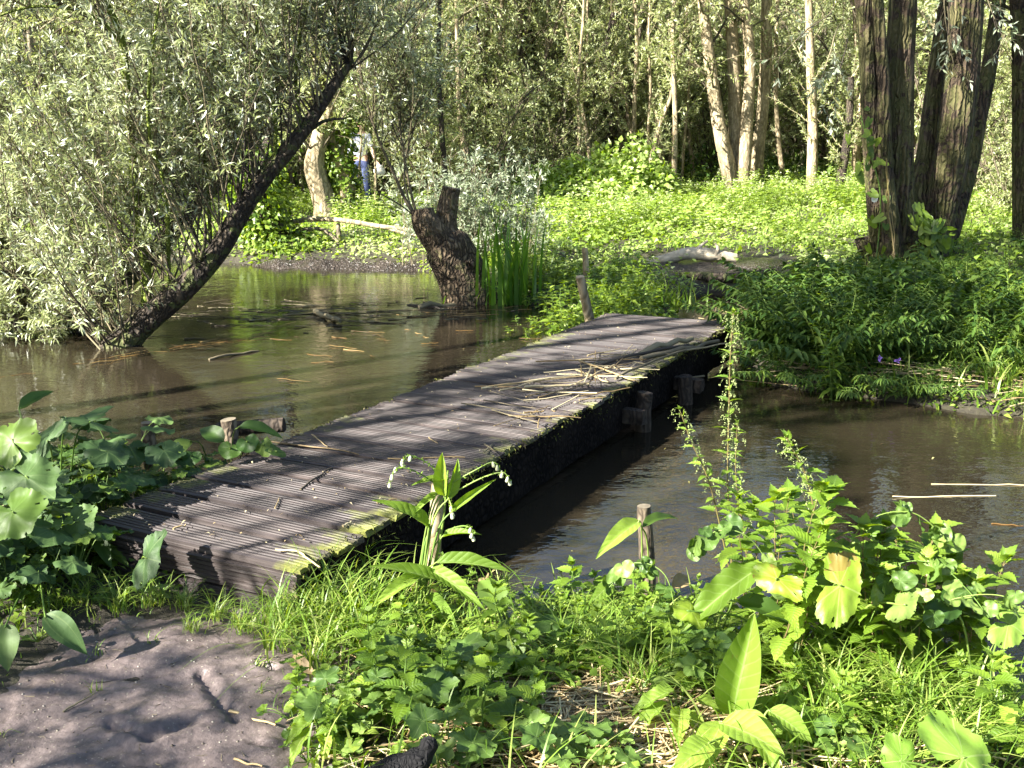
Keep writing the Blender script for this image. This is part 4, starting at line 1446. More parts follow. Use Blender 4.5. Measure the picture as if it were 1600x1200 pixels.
def hero(name, label, cat, root, leaves, mat, stemmat='stem', group=None, r=.004):
    """leaves: (tpl, base px,py,Y, tip px,py,Y, width, normal, mat or None)"""
    o = thing(name, label, cat, root, group)
    ms = MB()
    by = {}
    for (tpl, a, b, wd, nn, mt) in leaves:
        A_, B_ = Q(*a), Q(*b)
        L = np.linalg.norm(B_ - A_)
        by.setdefault(mt or mat, []).append((tpl, A_, B_ - A_, nn, L, wd))
        rt = np.array(root) + np.r_[rng.normal(size=2) * .015, 0]
        rt[2] = float(Hm(rt[0], rt[1])) - .01
        mid = rt * .45 + A_ * .55 + np.array([0, 0, .25 * abs(A_[2] - rt[2])])
        P = smooth([rt, mid, A_, A_ + (B_ - A_) * .06], 14)
        ms.tubes(P, np.linspace(r, r * .55, 14)[None], 6)
    ms.build('stem', M[stemmat], o)
    for mt, ls in by.items():
        ml = MB()
        for tpl, p, d, nn, L, wd in ls:
            ml.leaves(tpl, [p], [d], [nn], L, wd)
        ml.build('foliage', M[mt], o)
    return o


UP = (0, 0, 1)
CAMN = (0, -.75, .65)

# --- tall nettles at the water's edge (right of centre)
def npx(l, k=16):
    return pxline(l, k)


n_ = npx([(1140, 950, 3.55), (1143, 850, 3.55), (1137, 760, 3.56), (1139, 640, 3.55), (1141, 560, 3.54), (1146, 488, 3.52)], 22)
stem_herb('nettle', 'tallest nettle, hung with seed strings, standing before the bridge end against the water', 'nettle', n_[0], [n_], T_NET, .062, .034, .075, ('nettle', 'redstem'), catkins=4, r=.0035, elev=.25, size_top=.5)
n_ = npx([(1160, 960, 3.5), (1166, 860, 3.5), (1150, 750, 3.5), (1152, 660, 3.52)], 18)
n2_ = npx([(1142, 900, 3.52), (1110, 760, 3.5), (1080, 690, 3.5), (1062, 640, 3.5)], 16)
stem_herb('nettle', 'slim branching nettle just beside the tallest one, dark drooping leaves', 'nettle', n_[0], [n_, n2_], T_NET, .06, .032, .06, ('nettle', 'redstem'), catkins=2, r=.003, elev=.2, size_top=.4)
n_ = npx([(1292, 985, 3.1), (1285, 900, 3.1), (1272, 800, 3.1), (1258, 740, 3.1), (1228, 682, 3.08)], 20)
stem_herb('nettle', 'nettle with a bent seeding top rising above the leafy bush on the near bank', 'nettle', n_[0], [n_], T_NET, .07, .042, .06, ('nettle', 'redstem'), catkins=4, r=.004, elev=.2, size_top=.55)
# nettle / bramble bush
st = []
for q in range(44):
    b = G(uni(1150, 1450), 985, -.05) * [1, 0, 1] + [0, uni(2.9, 3.35), 0]
    b[2] = float(Hm(b[0], b[1]))
    st.append(curve(b, uni(-.10, .12), uni(-.1, .08), uni(.25, .62) if q < 20 else uni(.5, .68), 9, .1))
stem_herb('nettle_bush', 'thick bush of broad toothed leaves leaning over the water, near bank right', 'nettle', st[0][0], st, T_NET, .10, .072, .07, ('nettle', 'redstem'), r=.003, elev=.1, size_top=.75)

# --- comfrey in flower next to the bridge
root = G(648, 960, .03)
o = hero('comfrey', 'flowering comfrey with white bells beside the pale post at the bridge edge', 'comfrey', root, [
    (T_COM, (672, 828, 3.35), (612, 770, 3.25), .06, (.2, -.5, .8), None),
    (T_COM_UP, (695, 775, 3.36), (690, 708, 3.33), .05, (-.3, -.9, .3), None),
    (T_COM, (700, 780, 3.35), (722, 724, 3.36), .045, (.5, -.7, .5), None),
    (T_COM, (705, 800, 3.35), (760, 752, 3.3), .03, (.4, -.6, .7), None),
    (T_COM, (700, 750, 3.36), (650, 745, 3.3), .03, (.1, -.5, .9), None),
    (T_COM, (690, 840, 3.35), (740, 820, 3.3), .035, (.3, -.4, .9), None),
    (T_COM, (680, 880, 3.3), (790, 870, 3.25), .06, (.1, -.5, .9), None),
    (T_COM, (660, 900, 3.3), (585, 930, 3.15), .055, (.1, -.5, .9), None),
    (T_COM, (690, 910, 3.3), (600, 870, 3.2), .05, (.1, -.6, .8), None),
    (T_COM, (670, 890, 3.3), (750, 930, 3.15), .06, (-.1, -.5, .9), None),
    (T_COM, (668, 930, 3.3), (720, 990, 3.05), .06, (0, -.5, .9), None),
    (T_COM, (690, 770, 3.37), (640, 795, 3.3), .03, (0, -.5, .9), None)], 'comfrey')
ms, mf, mg = MB(), MB(), MB()
main = pxline([(660, 955, 3.38), (675, 900, 3.37), (690, 830, 3.36), (697, 770, 3.36), (700, 735, 3.36)], 16)
ms.tubes(main, np.linspace(.006, .003, 16)[None], 8)
sprays = [[(697, 755, 3.36), (670, 725, 3.33), (640, 712, 3.3), (628, 722, 3.3)], [(695, 765, 3.36), (650, 737, 3.3), (620, 732, 3.27), (608, 752, 3.27)],
          [(700, 758, 3.36), (740, 736, 3.35), (770, 722, 3.33), (782, 735, 3.33)], [(700, 775, 3.36), (750, 748, 3.33), (785, 738, 3.3), (796, 750, 3.3)],
          [(695, 830, 3.36), (720, 822, 3.33), (735, 825, 3.3), (740, 838, 3.3)], [(700, 775, 3.35), (705, 790, 3.33), (708, 800, 3.3)]]
for sp in sprays:
    P = pxline(sp, 16)
    ms.tubes(P, np.linspace(.003, .0016, 16)[None], 6)
    for j in range(3, 16):
        for _ in range(2):
            d = rng.normal(size=3) * .6 + [0, 0, -.2]
            mg.leaves(T_LAN, [P[j]], [d], [rng.normal(size=3)], .013, .005)
    for j in (10, 13, 15):
        mf = MB()
        c = P[j] + rng.normal(size=3) * .003
        d = nrm(np.array([uni(-.3, .3), -.2, -1]))
        B_ = np.array([c + d * s for s in (0, .004, .010, .015, .019)])
        mf.tubes(B_, np.array([[.002, .0045, .0055, .0065, .0045]]), 8, cap=True)
        mf.build('flower', M['cream'], o)
ms.build('flower_stalk', M['stem'], o)
mg.build('buds', M['comfrey'], o)

# pegs and posts
def post(label, a, b, r0, r1, mat='post', name='wooden_post', k=14, dirt=None):
    o = thing(name, label, 'post', (a[0], a[1], a[2]))
    mb = MB()
    stake(mb, a, b, r0, r1, k, .12, 0, 1)
    mb.build('shaft', [M[mat], M['cut'] if mat == 'post' else M[mat]], o)
    return o


post('pale barkless post hidden behind the flowering comfrey', Q(677, 890, 3.62), Q(684, 757, 3.62), .026, .024, 'bark_pale')
post('short grey weathered post in the water near the comfrey-like leaf', Q(1014, 925, 3.75) , Q(1006, 790, 3.78), .032, .027)
post('short square-topped wooden post at the left bank behind the heart leaves', Q(236, 730, 5.0), Q(230, 660, 5.02), .036, .034)
post('low dark post under curled leaves beside the left edge of the deck', Q(362, 706, 5.15), Q(357, 655, 5.15), .04, .038)
post('pale leaning stake beside the far left corner of the bridge', Q(922, 505, 8.9), Q(906, 432, 8.8), .044, .036, 'bark_pale')
post('slim pale stake standing behind the leaning one', Q(917, 450, 10.6), Q(914, 388, 10.6), .035, .03, 'bark_pale')
lg = thing('log', 'dark rotten log lying at the left edge of the deck', 'log', Q(360, 668, 5.3))
mb = MB(); P = pxline([(340, 672, 5.3), (390, 668, 5.3), (444, 664, 5.3)], 12); mb.tubes(P, np.linspace(.04, .04, 12)[None], 12, 0, .06, True)
mb.build('wood', M['wetpost'], lg)
mb = MB(); P = pxline([(590, 1232, 2.28), (630, 1204, 2.27), (662, 1180, 2.27), (676, 1152, 2.29)], 22)
mb.tubes(P, np.interp(np.linspace(0, 1, 22), [0, .3, .45, .6, .75, .9, 1], [.055, .05, .034, .033, .022, .024, .010])[None], 20, 0, .07, True)
tag(mb.build('charred_log', M['char'], None, True, P[0]), 'black charred log end poking in at the bottom edge among leaves', 'log')

# --- hero leaves of the foreground
root = G(1180, 1180, .03)
hero('comfrey', 'comfrey with one tall upright pale leaf at the bottom centre-right', 'comfrey', root, [
    (T_COM_UP, (1144, 1120, 2.62), (1178, 962, 2.6), .115, (-.35, -.9, .1), None),
    (T_COM, (1170, 1120, 2.60), (1290, 1090, 2.75), .085, (-.2, -.25, 1), None),
    (T_COM, (1150, 1110, 2.46), (1225, 1185, 2.30), .10, (.25, -.5, .8), None),
    (T_COM, (1155, 1120, 2.55), (1215, 1200, 2.42), .10, (.4, -.5, .7), None),
    (T_COM, (1200, 1140, 2.55), (1295, 1165, 2.5), .07, (0, -.4, .9), None),
    (T_COM, (1130, 1130, 2.45), (1085, 1195, 2.3), .09, (-.2, -.4, .9), None),
    (T_COM, (1125, 1130, 2.42), (1215, 1150, 2.3), .11, (.2, -.5, .8), None),
    (T_COM, (1200, 1110, 2.5), (1270, 1145, 2.42), .08, (-.1, -.4, .9), None),
    (T_COM, (1110, 1160, 2.35), (1060, 1190, 2.25), .08, (0, -.4, .9), None)], 'comfrey')
root = G(1110, 1010, .0)
hero('comfrey', 'comfrey whose long crinkled blade arches left below the nettle bush', 'comfrey', root, [
    (T_CRK, (1190, 885, 3.05), (1072, 958, 2.9), .10, (-.1, -.55, .8), None),
    (T_COM, (1150, 940, 3.0), (1250, 960, 2.95), .08, (0, -.5, .9), 'dark_herb'),
    (T_COM, (1110, 990, 2.95), (1150, 1030, 2.8), .07, (0, -.5, .9), 'dark_herb')], 'comfrey')
root = G(1270, 1030, .0)
hero('butterbur', 'butterbur with large ragged yellow-green leaves lit by the sun', 'butterbur', root, [
    (T_RAG, (1312, 915, 2.74), (1380, 935, 2.70), .25, (-.15, -.7, .75), None),
    (T_RAG, (1215, 905, 2.80), (1185, 940, 2.75), .17, (-.3, -.6, .75), None),
    (T_RAG, (1410, 945, 2.75), (1450, 955, 2.7), .14, (.1, -.5, .9), 'mallow'),
    (T_RAG, (1080, 955, 2.95), (1050, 975, 2.88), .12, (-.1, -.6, .8), None)], 'yellow_leaf')
root = G(1530, 1080, .0)
hero('butterbur', 'two broad mottled leaves reaching over the water at the right picture edge', 'butterbur', root, [
    (T_RAG, (1480, 945, 2.85), (1515, 985, 2.8), .15, (.1, -.6, .8), 'dark_herb'),
    (T_RAG, (1575, 975, 2.85), (1630, 1000, 2.8), .17, (.1, -.6, .8), None)], 'bur_lit')
root = G(1500, 1260, .02)
hero('butterbur', 'huge rounded pale leaf filling the bottom right corner', 'butterbur', root, [
    (T_BUR, (1505, 1185, 2.24), (1590, 1165, 2.30), .27, (-.1, -.55, .8), None),
    (T_BUR, (1410, 1190, 2.26), (1350, 1190, 2.26), .15, (-.1, -.55, .8), None)], 'bur_lit')
root = G(1010, 930, -.03)
hero('dock', 'broad leaf bent over the short grey post in the water', 'dock', root, [
    (T_COM, (1000, 815, 3.45), (940, 848, 3.3), .075, (-.1, -.6, .8), None),
    (T_COM, (1003, 825, 3.45), (1060, 790, 3.55), .05, (-.1, -.4, .9), 'dark_herb'),
    (T_OV, (1020, 920, 3.4), (1060, 950, 3.3), .07, (0, -.6, .8), None),
    (T_OV, (960, 915, 3.4), (920, 940, 3.3), .06, (0, -.6, .8), None)], 'comfrey')
root = G(800, 1010, .02)
hero('dock', 'dull dark dock leaves lying under the grass in the middle of the near bank', 'dock', root, [
    (T_COM, (790, 960, 3.05), (745, 890, 3.2), .10, (0, -.7, .7), None),
    (T_COM, (790, 970, 3.0), (810, 1045, 2.85), .10, (0, -.6, .8), None),
    (T_BUR, (862, 975, 3.05), (862, 945, 3.12), .12, (0, -.75, .65), None),
    (T_COM, (760, 990, 3.0), (820, 1050, 2.8), .08, (.2, -.6, .8), None)], 'dark_herb')

# bindweed sprawling over the nettle bush
root = G(1330, 1000, .0)
o = thing('bindweed', 'bindweed with heart-shaped leaves trailing over the nettle bush and the water', 'bindweed', root)
ms, ml = MB(), MB()
for l, n_l in (([(1330, 985, 3.0), (1390, 890, 2.95), (1460, 880, 2.9), (1510, 920, 2.85), (1545, 965, 2.8)], 12), ([(1300, 960, 2.95), (1340, 830, 2.95), (1420, 800, 2.95), (1490, 850, 2.95)], 12),
               ([(1250, 980, 2.9), (1180, 850, 2.95), (1120, 830, 3.0), (1080, 870, 3.05)], 12), ([(1420, 990, 2.9), (1480, 940, 2.85), (1560, 930, 2.8), (1620, 960, 2.75)], 9),
               ([(1060, 985, 3.1), (1040, 900, 3.15), (990, 880, 3.2), (950, 920, 3.2)], 10), ([(1350, 990, 2.9), (1400, 900, 2.85), (1450, 960, 2.8)], 7)):
    P = pxline(l, 30)
    ms.tubes(P, np.full((1, 30), .0017), 5)
    i = rng.integers(4, 30, n_l)
    ml.leaves(T_HEART, P[i] + rnd(n_l, .012), rnd(n_l, .5) + [.2, -.4, -.7], rnd(n_l, .35) + [-.2, -.7, .7], .062 * uni(.6, 1.3, n_l), .055 * uni(.6, 1.3, n_l))
ms.build('stem', M['stem'], o)
ml.build('foliage', M['mallow'], o)

# --- left bank
root = G(100, 830, .02)
hero('butterbur', 'butterbur with broad round dull green leaves at the left water edge', 'butterbur', root, [
    (T_BUR, (108, 662, 3.95), (108, 640, 4.05), .34, (.0, -.85, .55), None),
    (T_BUR, (75, 690, 3.85), (60, 680, 3.9), .22, (-.3, -.8, .6), None),
    (T_BUR, (140, 660, 3.9), (150, 650, 4.0), .22, (.3, -.8, .6), None)], 'butterbur')
root = G(60, 900, .02)
hero('butterbur', 'butterbur leaves drooping toward the mud at the left frame edge', 'butterbur', root, [
    (T_BUR, (40, 745, 3.6), (120, 800, 3.5), .20, (.1, -.7, .7), None),
    (T_BUR, (20, 690, 3.7), (-20, 640, 3.8), .20, (-.2, -.8, .6), 'dark_herb'),
    (T_BUR, (20, 800, 3.4), (70, 850, 3.3), .22, (.1, -.7, .7), 'dark_herb'),
    (T_BUR, (120, 815, 3.5), (165, 830, 3.45), .16, (.1, -.7, .7), None),
    (T_COM, (10, 975, 3.0), (5, 1040, 2.9), .10, (.1, -.7, .7), None),
    (T_COM, (70, 960, 3.05), (130, 1010, 2.98), .09, (.1, -.6, .8), None),
    (T_COM, (30, 640, 3.9), (80, 600, 4.0), .06, (.1, -.7, .7), 'dark_herb')], 'butterbur')
root = G(225, 915, .02)
hero('butterbur', 'single wide ragged leaf leaning on the front face of the deck', 'butterbur', root, [
    (T_RAG, (228, 872, 3.42), (262, 880, 3.34), .22, (.1, -.85, .5), None)], 'butterbur')
root = G(350, 720, .02)
hero('bindweed', 'curled heart leaves spilling over the left edge of the deck', 'bindweed', root, [
    (T_COM, (372, 668, 4.7), (440, 668, 4.7), .08, (.1, -.4, .9), None),
    (T_COM, (350, 690, 4.65), (310, 662, 4.7), .10, (-.1, -.6, .8), None),
    (T_COM, (300, 690, 4.6), (250, 715, 4.5), .10, (-.1, -.6, .8), None),
    (T_HEART, (385, 690, 4.5), (400, 712, 4.45), .10, (.1, -.8, .6), None),
    (T_HEART, (410, 695, 4.5), (425, 722, 4.4), .08, (.1, -.8, .6), None),
    (T_HEART, (360, 700, 4.5), (350, 725, 4.45), .10, (.1, -.8, .6), None),
    (T_HEART, (300, 712, 4.4), (300, 735, 4.35), .08, (.1, -.8, .6), None),
    (T_ARROW, (250, 720, 4.4), (240, 745, 4.3), .08, (.1, -.8, .6), None),
    (T_ARROW, (430, 705, 4.45), (455, 718, 4.4), .07, (.1, -.5, .8), None)], 'dark_herb')


# --- proto herbs and their copies
def proto_nettle(nm, lab, gr, loc, ns, h, spr, L, W, mat, sm='stem', tpl=T_NET_LO, pitch=.07, cat='herb', elev=.2, cut=0, fl=None, splay=.5):
    st = []
    for q in range(ns):
        a = uni(0, 6.28); r_ = math.sqrt(uni(0, 1)) * spr
        b = np.array(loc) + [math.cos(a) * r_, math.sin(a) * r_, 0]
        st.append(curve(b, math.cos(a) * r_ * splay + uni(-.3, .3) * h * splay, math.sin(a) * r_ * splay + uni(-.3, .3) * h * splay, h * uni(.35, 1.1), 8, .1 + splay * .5))
    o = stem_herb(nm, lab, cat, loc, st, tpl, L, W, pitch, (mat, sm), r=.0035, elev=elev, group=gr, size_top=.5)
    if fl:
        mf = MB()
        for P in st:
            if uni(0, 1) < .6:
                for _ in range(4):
                    c = P[-1] + rng.normal(size=3) * .03
                    mf.leaves(T_OV, np.repeat([c], 5, 0), rnd(5), rnd(5), .02, .018)
        if mf.n: mf.build('flower', M[fl], o)
    return o


def scatter(root, pts, label, group, s=(.8, 1.2)):
    for i, (x, y) in enumerate(pts):
        z = float(Hm(x, y))
        dup(root, (x, y, z), uni(0, 6.28), uni(*s), label[i % len(label)] if isinstance(label, list) else label, group)


# dark bank under the big tree
L1 = 'dark green leafy clump crowding the shaded right bank under the multi-stem willow'
G1 = 'leafy clumps on the shaded right bank'
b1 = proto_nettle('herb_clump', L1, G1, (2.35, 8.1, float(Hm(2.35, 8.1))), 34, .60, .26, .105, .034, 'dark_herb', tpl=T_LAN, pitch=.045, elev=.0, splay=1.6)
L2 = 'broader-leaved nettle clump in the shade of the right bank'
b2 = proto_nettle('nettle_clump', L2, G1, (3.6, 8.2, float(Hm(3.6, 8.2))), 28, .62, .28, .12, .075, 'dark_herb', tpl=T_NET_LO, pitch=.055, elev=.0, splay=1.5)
P1 = [(2.2, 8.6), (2.7, 7.6), (3.0, 8.3), (2.8, 9.2), (3.3, 7.5), (3.5, 9.3), (3.9, 7.6), (4.2, 8.6), (4.6, 7.9), (5.0, 8.9), (2.2, 7.75),
      (2.35, 7.5), (5.3, 9.8), (2.5, 9.3)]
scatter(b1, P1 + [(2.1, 7.9), (2.6, 7.55), (3.0, 7.55), (3.5, 7.4), (4.0, 7.3)], L1, G1, (.5, 1.15))
P2 = [(3.2, 7.9), (4.0, 8.1), (4.3, 9.1), (4.9, 8.3), (5.5, 8.6), (5.8, 10.2), (2.9, 8.7), (6.3, 11.2)]
scatter(b2, [(2.6, 8.5), (3.4, 8.6)], L2, G1, (1.1, 1.35))
scatter(b2, [(3.6, 10.4), (4.4, 9.7), (3.9, 9.8), (3.7, 11.2), (4.9, 10.6), (4.5, 10.8), (5.2, 11.4), (4.2, 11.5)], L2, G1, (.35, .55))
scatter(b1, [(2.9, 10.0), (3.25, 10.9), (4.0, 10.6), (4.7, 11.3), (5.6, 11.0)], L1, G1, (.35, .6))
scatter(b2, P2 + [(2.8, 7.8), (3.7, 7.6), (2.3, 8.2), (4.4, 7.6)], L2, G1, (.5, 1.2))
# pale willow-herb tufts trailing at the waterline
L3 = 'low tuft of narrow grey-green leaves trailing at the right waterline'
G3 = 'narrow-leaved tufts along the right waterline'
b3 = proto_nettle('waterside_tuft', L3, G3, (2.9, 6.85, float(Hm(2.9, 6.85))), 13, .24, .16, .085, .018, 'dark_herb', tpl=T_LAN, pitch=.035, splay=1.8)
scatter(b3, [(2.2, 7.15), (2.55, 6.95), (3.3, 6.6), (3.9, 6.5), (3.0, 7.1), (3.6, 6.9), (4.4, 6.7), (1.95, 7.4), (2.0, 7.8), (2.4, 7.2), (2.7, 6.9)], L3, G3, (.6, 1.4))
n_ = npx([(1300, 640, 6.9), (1297, 580, 6.9), (1290, 520, 6.9)], 12)
stem_herb('nettle', 'single upright nettle drooping over the right waterline below the bush', 'nettle', n_[0], [n_, n_ + [.06, .03, -.12]], T_NET_LO, .1, .045, .06, ('nettle', 'stem'), r=.004, elev=.1)
n_ = npx([(1395, 640, 7.0), (1390, 600, 7.0), (1388, 565, 7.0)], 10)
bal = stem_herb('balsam', 'balsam sprig with two violet flowers under the dark bush', 'balsam', n_[0], [n_], T_LAN, .13, .04, .08, ('nettle', 'stem'), r=.004, elev=.1)
mf = MB()
for px_, py_ in ((1373, 560), (1403, 563)):
    c = Q(px_, py_, 6.9)
    mf.leaves(T_OV, np.repeat([c], 7, 0), rnd(7) + [0, -.6, 0], rnd(7), .028, .022)
mf.build('flower', M['violet'], bal)

# bright herbs at right edge of the bank
L4 = 'sunlit clump of pointed leaves at the right edge bank'
G4 = 'sunlit leafy clumps by the far right bank and track'
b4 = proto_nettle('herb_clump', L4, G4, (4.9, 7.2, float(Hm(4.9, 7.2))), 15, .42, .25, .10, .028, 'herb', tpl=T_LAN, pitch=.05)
scatter(b4, [(5.3, 7.6), (4.5, 6.9), (5.6, 7.2), (4.1, 7.0), (6.2, 8.0), (3.2, 7.5), (3.9, 7.9), (4.6, 8.3), (2.5, 8.1), (5.2, 9.2), (2.1, 9.3), (2.7, 10.6), (3.3, 11.6), (4.9, 7.9), (3.0, 9.2), (4.1, 8.9), (5.8, 9.4), (3.6, 7.25), (2.4, 7.5)], L4, G4, (.6, 1.25))
L5 = 'bright green nettle clump by the far end of the bridge'
G5 = 'nettle clumps around the far end of the bridge'
b5 = proto_nettle('nettle_clump', L5, G5, (.95, 9.6, float(Hm(.95, 9.6))), 18, .42, .24, .085, .05, 'herb', pitch=.055)
scatter(b5, [(.6, 9.35), (1.15, 10.0), (.75, 10.2), (.5, 8.98), (.75, 11.2), (.4, 11.6), (.15, 12.2), (1.1, 9.2), (1.2, 11.0), (-.1, 12.9)], L5, G5, (.7, 1.05))
L6 = 'small loose leafy herb at the pond edge left of the bridge end'
G6 = 'low herbs at the pond edge near the iris'
b6 = proto_nettle('herb_clump', L6, G6, (.2, 9.3, float(Hm(.2, 9.3))), 14, .24, .22, .06, .03, 'herb', pitch=.04)
scatter(b6, [(-.0, 9.1), (.3, 9.7), (.45, 10.3), (.35, 10.8), (.15, 9.6), (.15, 11.3), (-.3, 11.9)], L6, G6)

# meadow herbs in the bright clearing
LM = ['tall pale-flowered herb clump in the sunny meadow', 'broad-leaved herb clump in the sunny meadow', 'narrow-leaved herb clump in the sunny meadow']
GM = ['pale-flowered clumps in the meadow', 'broad-leaved clumps in the meadow', 'narrow-leaved clumps in the meadow']
mp = [proto_nettle('meadow_herb', LM[0], GM[0], (4.4, 20, float(Hm(4.4, 20))), 34, .75, .5, .13, .05, 'meadow', tpl=T_LAN, pitch=.09, fl='cream'),
      proto_nettle('meadow_herb', LM[1], GM[1], (3.0, 17, float(Hm(3.0, 17))), 28, .42, .45, .12, .085, 'meadow', pitch=.07),
      proto_nettle('meadow_herb', LM[2], GM[2], (6.0, 18, float(Hm(6, 18))), 34, .6, .45, .12, .03, 'herb', tpl=T_LAN, pitch=.07)]
cnt = 0
while cnt < 150:
    y = 12.5 + 13.5 * uni(0, 1) ** .8
    x = uni(-.36, .56) * y
    if sdf(POND, x, y) < .25: continue
    if y < 16 and .8 < x < 3.6: continue
    if y < 15 and 4.0 < x < 5.4: continue
    if y < 17.5 and x < -1.0: continue
    if math.hypot(x + 3.0, y - 21.5) < .6: continue
    k = rng.choice(3, p=[.3, .4, .3])
    if y < 15: k = 1 if x < 3 else 2
    zz = float(Hm(x, y))
    dup(mp[k], (x, y, zz), uni(0, 6.28), uni(.55, 1.05) * (.75 if y < 16 else 1) * (.8 if x < -1 else 1), LM[k], GM[k])
    cnt += 1
# mound of bright climbing leaves before the dark wood
c = Q(960, 300, 22)
o = thing('bramble_mound', 'mound of bright sunlit leaves piled up before the dark wood gap', 'bramble', (c[0], 22, .3))
mb = MB()
n = 9000
u_ = rnd(n); u_[:, 2] = np.abs(u_[:, 2])
u_ = nrm(u_)
pk = rng.integers(0, 6, n)
mc = np.array([[.35, 0, .25], [-.35, .1, .12], [-.95, -.1, .0], [.9, .2, .0], [-1.6, -.3, -.05], [.1, -.6, -.05]])[pk]
mr = np.array([.85, .75, .7, .6, .6, .6])[pk]
lump = 1 + .2 * wob(u_[:, 0] * 3, u_[:, 1] * 3 + u_[:, 2] * 2, 1)
P = np.array([c[0] - .1, 22, .25]) + mc + u_ * np.array([1., .9, 1.1]) * (mr * lump * uni(.6, 1.12, n) ** 1.0)[:, None]
mb.leaves(T_OV, P, nrm(u_ + rnd(n, .6) + [0, 0, -.3]), nrm(u_ + rnd(n, .4) + [0, 0, .4]), .12 * uni(.4, 1.4, n), .10 * uni(.4, 1.3, n))
mb.build('foliage', M['meadow'], o)

# --- foreground small plants
LF = ['toothed nettle sprig in the sunlit foreground', 'lobed soft-leaved plant in the foreground', 'feathery divided-leaf plant on the near bank', 'small heart-leaved creeper in the foreground grass']
fr = []
b_ = (.35, 2.95, float(Hm(.35, 2.95)))
st = [curve(b_, .02, .0, .17, 8), curve(np.array(b_) + [.04, .02, 0], .05, .02, .12, 8)]
fr.append(stem_herb('nettle', LF[0], 'nettle', b_, st, T_NET, .06, .042, .035, ('nettle', 'stem'), group='nettle sprigs of the foreground', r=.0025, elev=.2))


def rosette(nm, lab, cat, loc, n, tpl, L, W, mat, gr, h=.10, mats='stem', spr=.10, nx=.5):
    o = thing(nm, lab, cat, loc, gr)
    ms, ml = MB(), MB()
    for q in range(n):
        a = q * 2.4 + uni(-.4, .4)
        out = np.array([math.cos(a), math.sin(a), 0])
        r_ = spr * uni(.3, 1)
        tip = np.array(loc) + out * r_ + [0, 0, h * uni(.5, 1.1)]
        P = smooth([loc, np.array(loc) * .4 + tip * .6 + [0, 0, h * .25], tip], 8)
        ms.tubes(P, np.linspace(.002, .0012, 8)[None], 5)
        s_ = uni(.7, 1.15)
        ml.leaves(tpl, [tip], [out + [0, 0, uni(-.4, .15)]], [np.array([0, 0, 1]) + out * nx + rng.normal(size=3) * .25], L * s_, W * s_)
    ms.build('stem', M[mats], o)
    ml.build('foliage', M[mat], o)
    return o


b_ = (-.15, 2.7, float(Hm(-.15, 2.7)))
fr.append(rosette('mallow', LF[1], 'herb', b_, 8, T_LOBE, .10, .10, 'mallow', 'lobed plants of the foreground', .12))
b_ = (.45, 3.15, float(Hm(.45, 3.15)))
o = thing('cow_parsley', LF[2], 'herb', b_, 'feathery plants of the near bank')
ms, ml = MB(), MB()
for q in range(9):
    a = q * 2.4; out = np.array([math.cos(a), math.sin(a), 0])
    P = smooth([b_, np.array(b_) + out * .07 + [0, 0, .09], np.array(b_) + out * .19 + [0, 0, .10]], 12)
    ms.tubes(P, np.linspace(.0018, .0006, 12)[None], 4)
    side = np.array([-out[1], out[0], 0])
    for j in range(4, 12):
        for sg in (-1, 1):
            l_ = .06 * (1.1 - j / 12)
            d_ = nrm(out * .5 + side * sg)
            for t_ in np.linspace(.25, 1, 4):
                c = P[j] + d_ * l_ * t_
                for s2 in (-1, 0, 1):
                    dd = nrm(d_ + np.cross(d_, [0, 0, 1]) * s2 * .9)
                    ml.leaves(T_OV, [c], [dd], [[0, 0, 1] + rng.normal(size=3) * .3], .018, .009)
ms.build('stem', M['stem'], o); ml.build('foliage', M['herb'], o)
fr.append(o)
b_ = (-.35, 2.95, float(Hm(-.35, 2.95)))
fr.append(rosette('ground_ivy', LF[3], 'herb', b_, 11, T_HEART, .032, .032, 'herb', 'small creepers of the foreground', .05, spr=.10))
GF = ['nettle sprigs of the foreground', 'lobed plants of the foreground', 'feathery plants of the near bank', 'small creepers of the foreground']


def fpx(l):
    out = []
    for px_, py_ in l:
        g = G(px_, py_, .03)
        out.append((g[0], g[1]))
    return out


scatter(fr[0], fpx([(1480, 1090), (1500, 1050), (1580, 1120), (1560, 1060), (1440, 1060), (1380, 1060), (880, 950), (910, 1000), (1010, 1010), (1320, 1120), (1540, 1140), (620, 1010), (1050, 1060), (1400, 1130), (1590, 1190), (570, 1070), (780, 1020), (830, 1060), (1120, 1100), (1230, 1090), (700, 1100), (1320, 1170), (1070, 1000), (640, 1140), (1180, 1030), (750, 1160), (1450, 1020),
                    (60, 960), (120, 900), (180, 880), (30, 900), (990, 950), (940, 1060)]), LF[0], GF[0], (.8, 1.7))
scatter(fr[1], fpx([(720, 1110), (820, 1130), (790, 1190), (700, 1200), (930, 1170), (560, 1160), (620, 1120), (1090, 1090), (860, 1210), (520, 1130), (960, 1210), (170, 880), (90, 870), (280, 850), (1310, 1190),
                    (1370, 1000), (1040, 1010), (650, 1060), (1120, 1060), (600, 1100), (760, 1090), (1240, 1110)]), LF[1], GF[1], (.6, 1.25))
scatter(fr[2], fpx([(960, 960), (1010, 950), (1080, 985), (900, 980), (1120, 1060), (640, 1000), (700, 1010)]), LF[2], GF[2], (.7, 1.1))
scatter(fr[3], fpx([(560, 1060), (600, 1140), (660, 1090), (500, 1050), (540, 1000), (480, 1180), (460, 1120), (880, 1060), (930, 1030), (1010, 1090), (1250, 1160), (1350, 1090), (620, 950), (850, 930), (560, 1200),
                    (520, 1170), (250, 930), (180, 930), (330, 960), (60, 1010), (1420, 1180), (740, 1040), (690, 1150), (590, 960)]), LF[3], GF[3], (.7, 1.5))
LC = 'young comfrey with spear-shaped hairy leaves in the near bank grass'
GC = 'young comfrey plants on the near bank'
b_ = (.15, 3.15, float(Hm(.15, 3.15)))
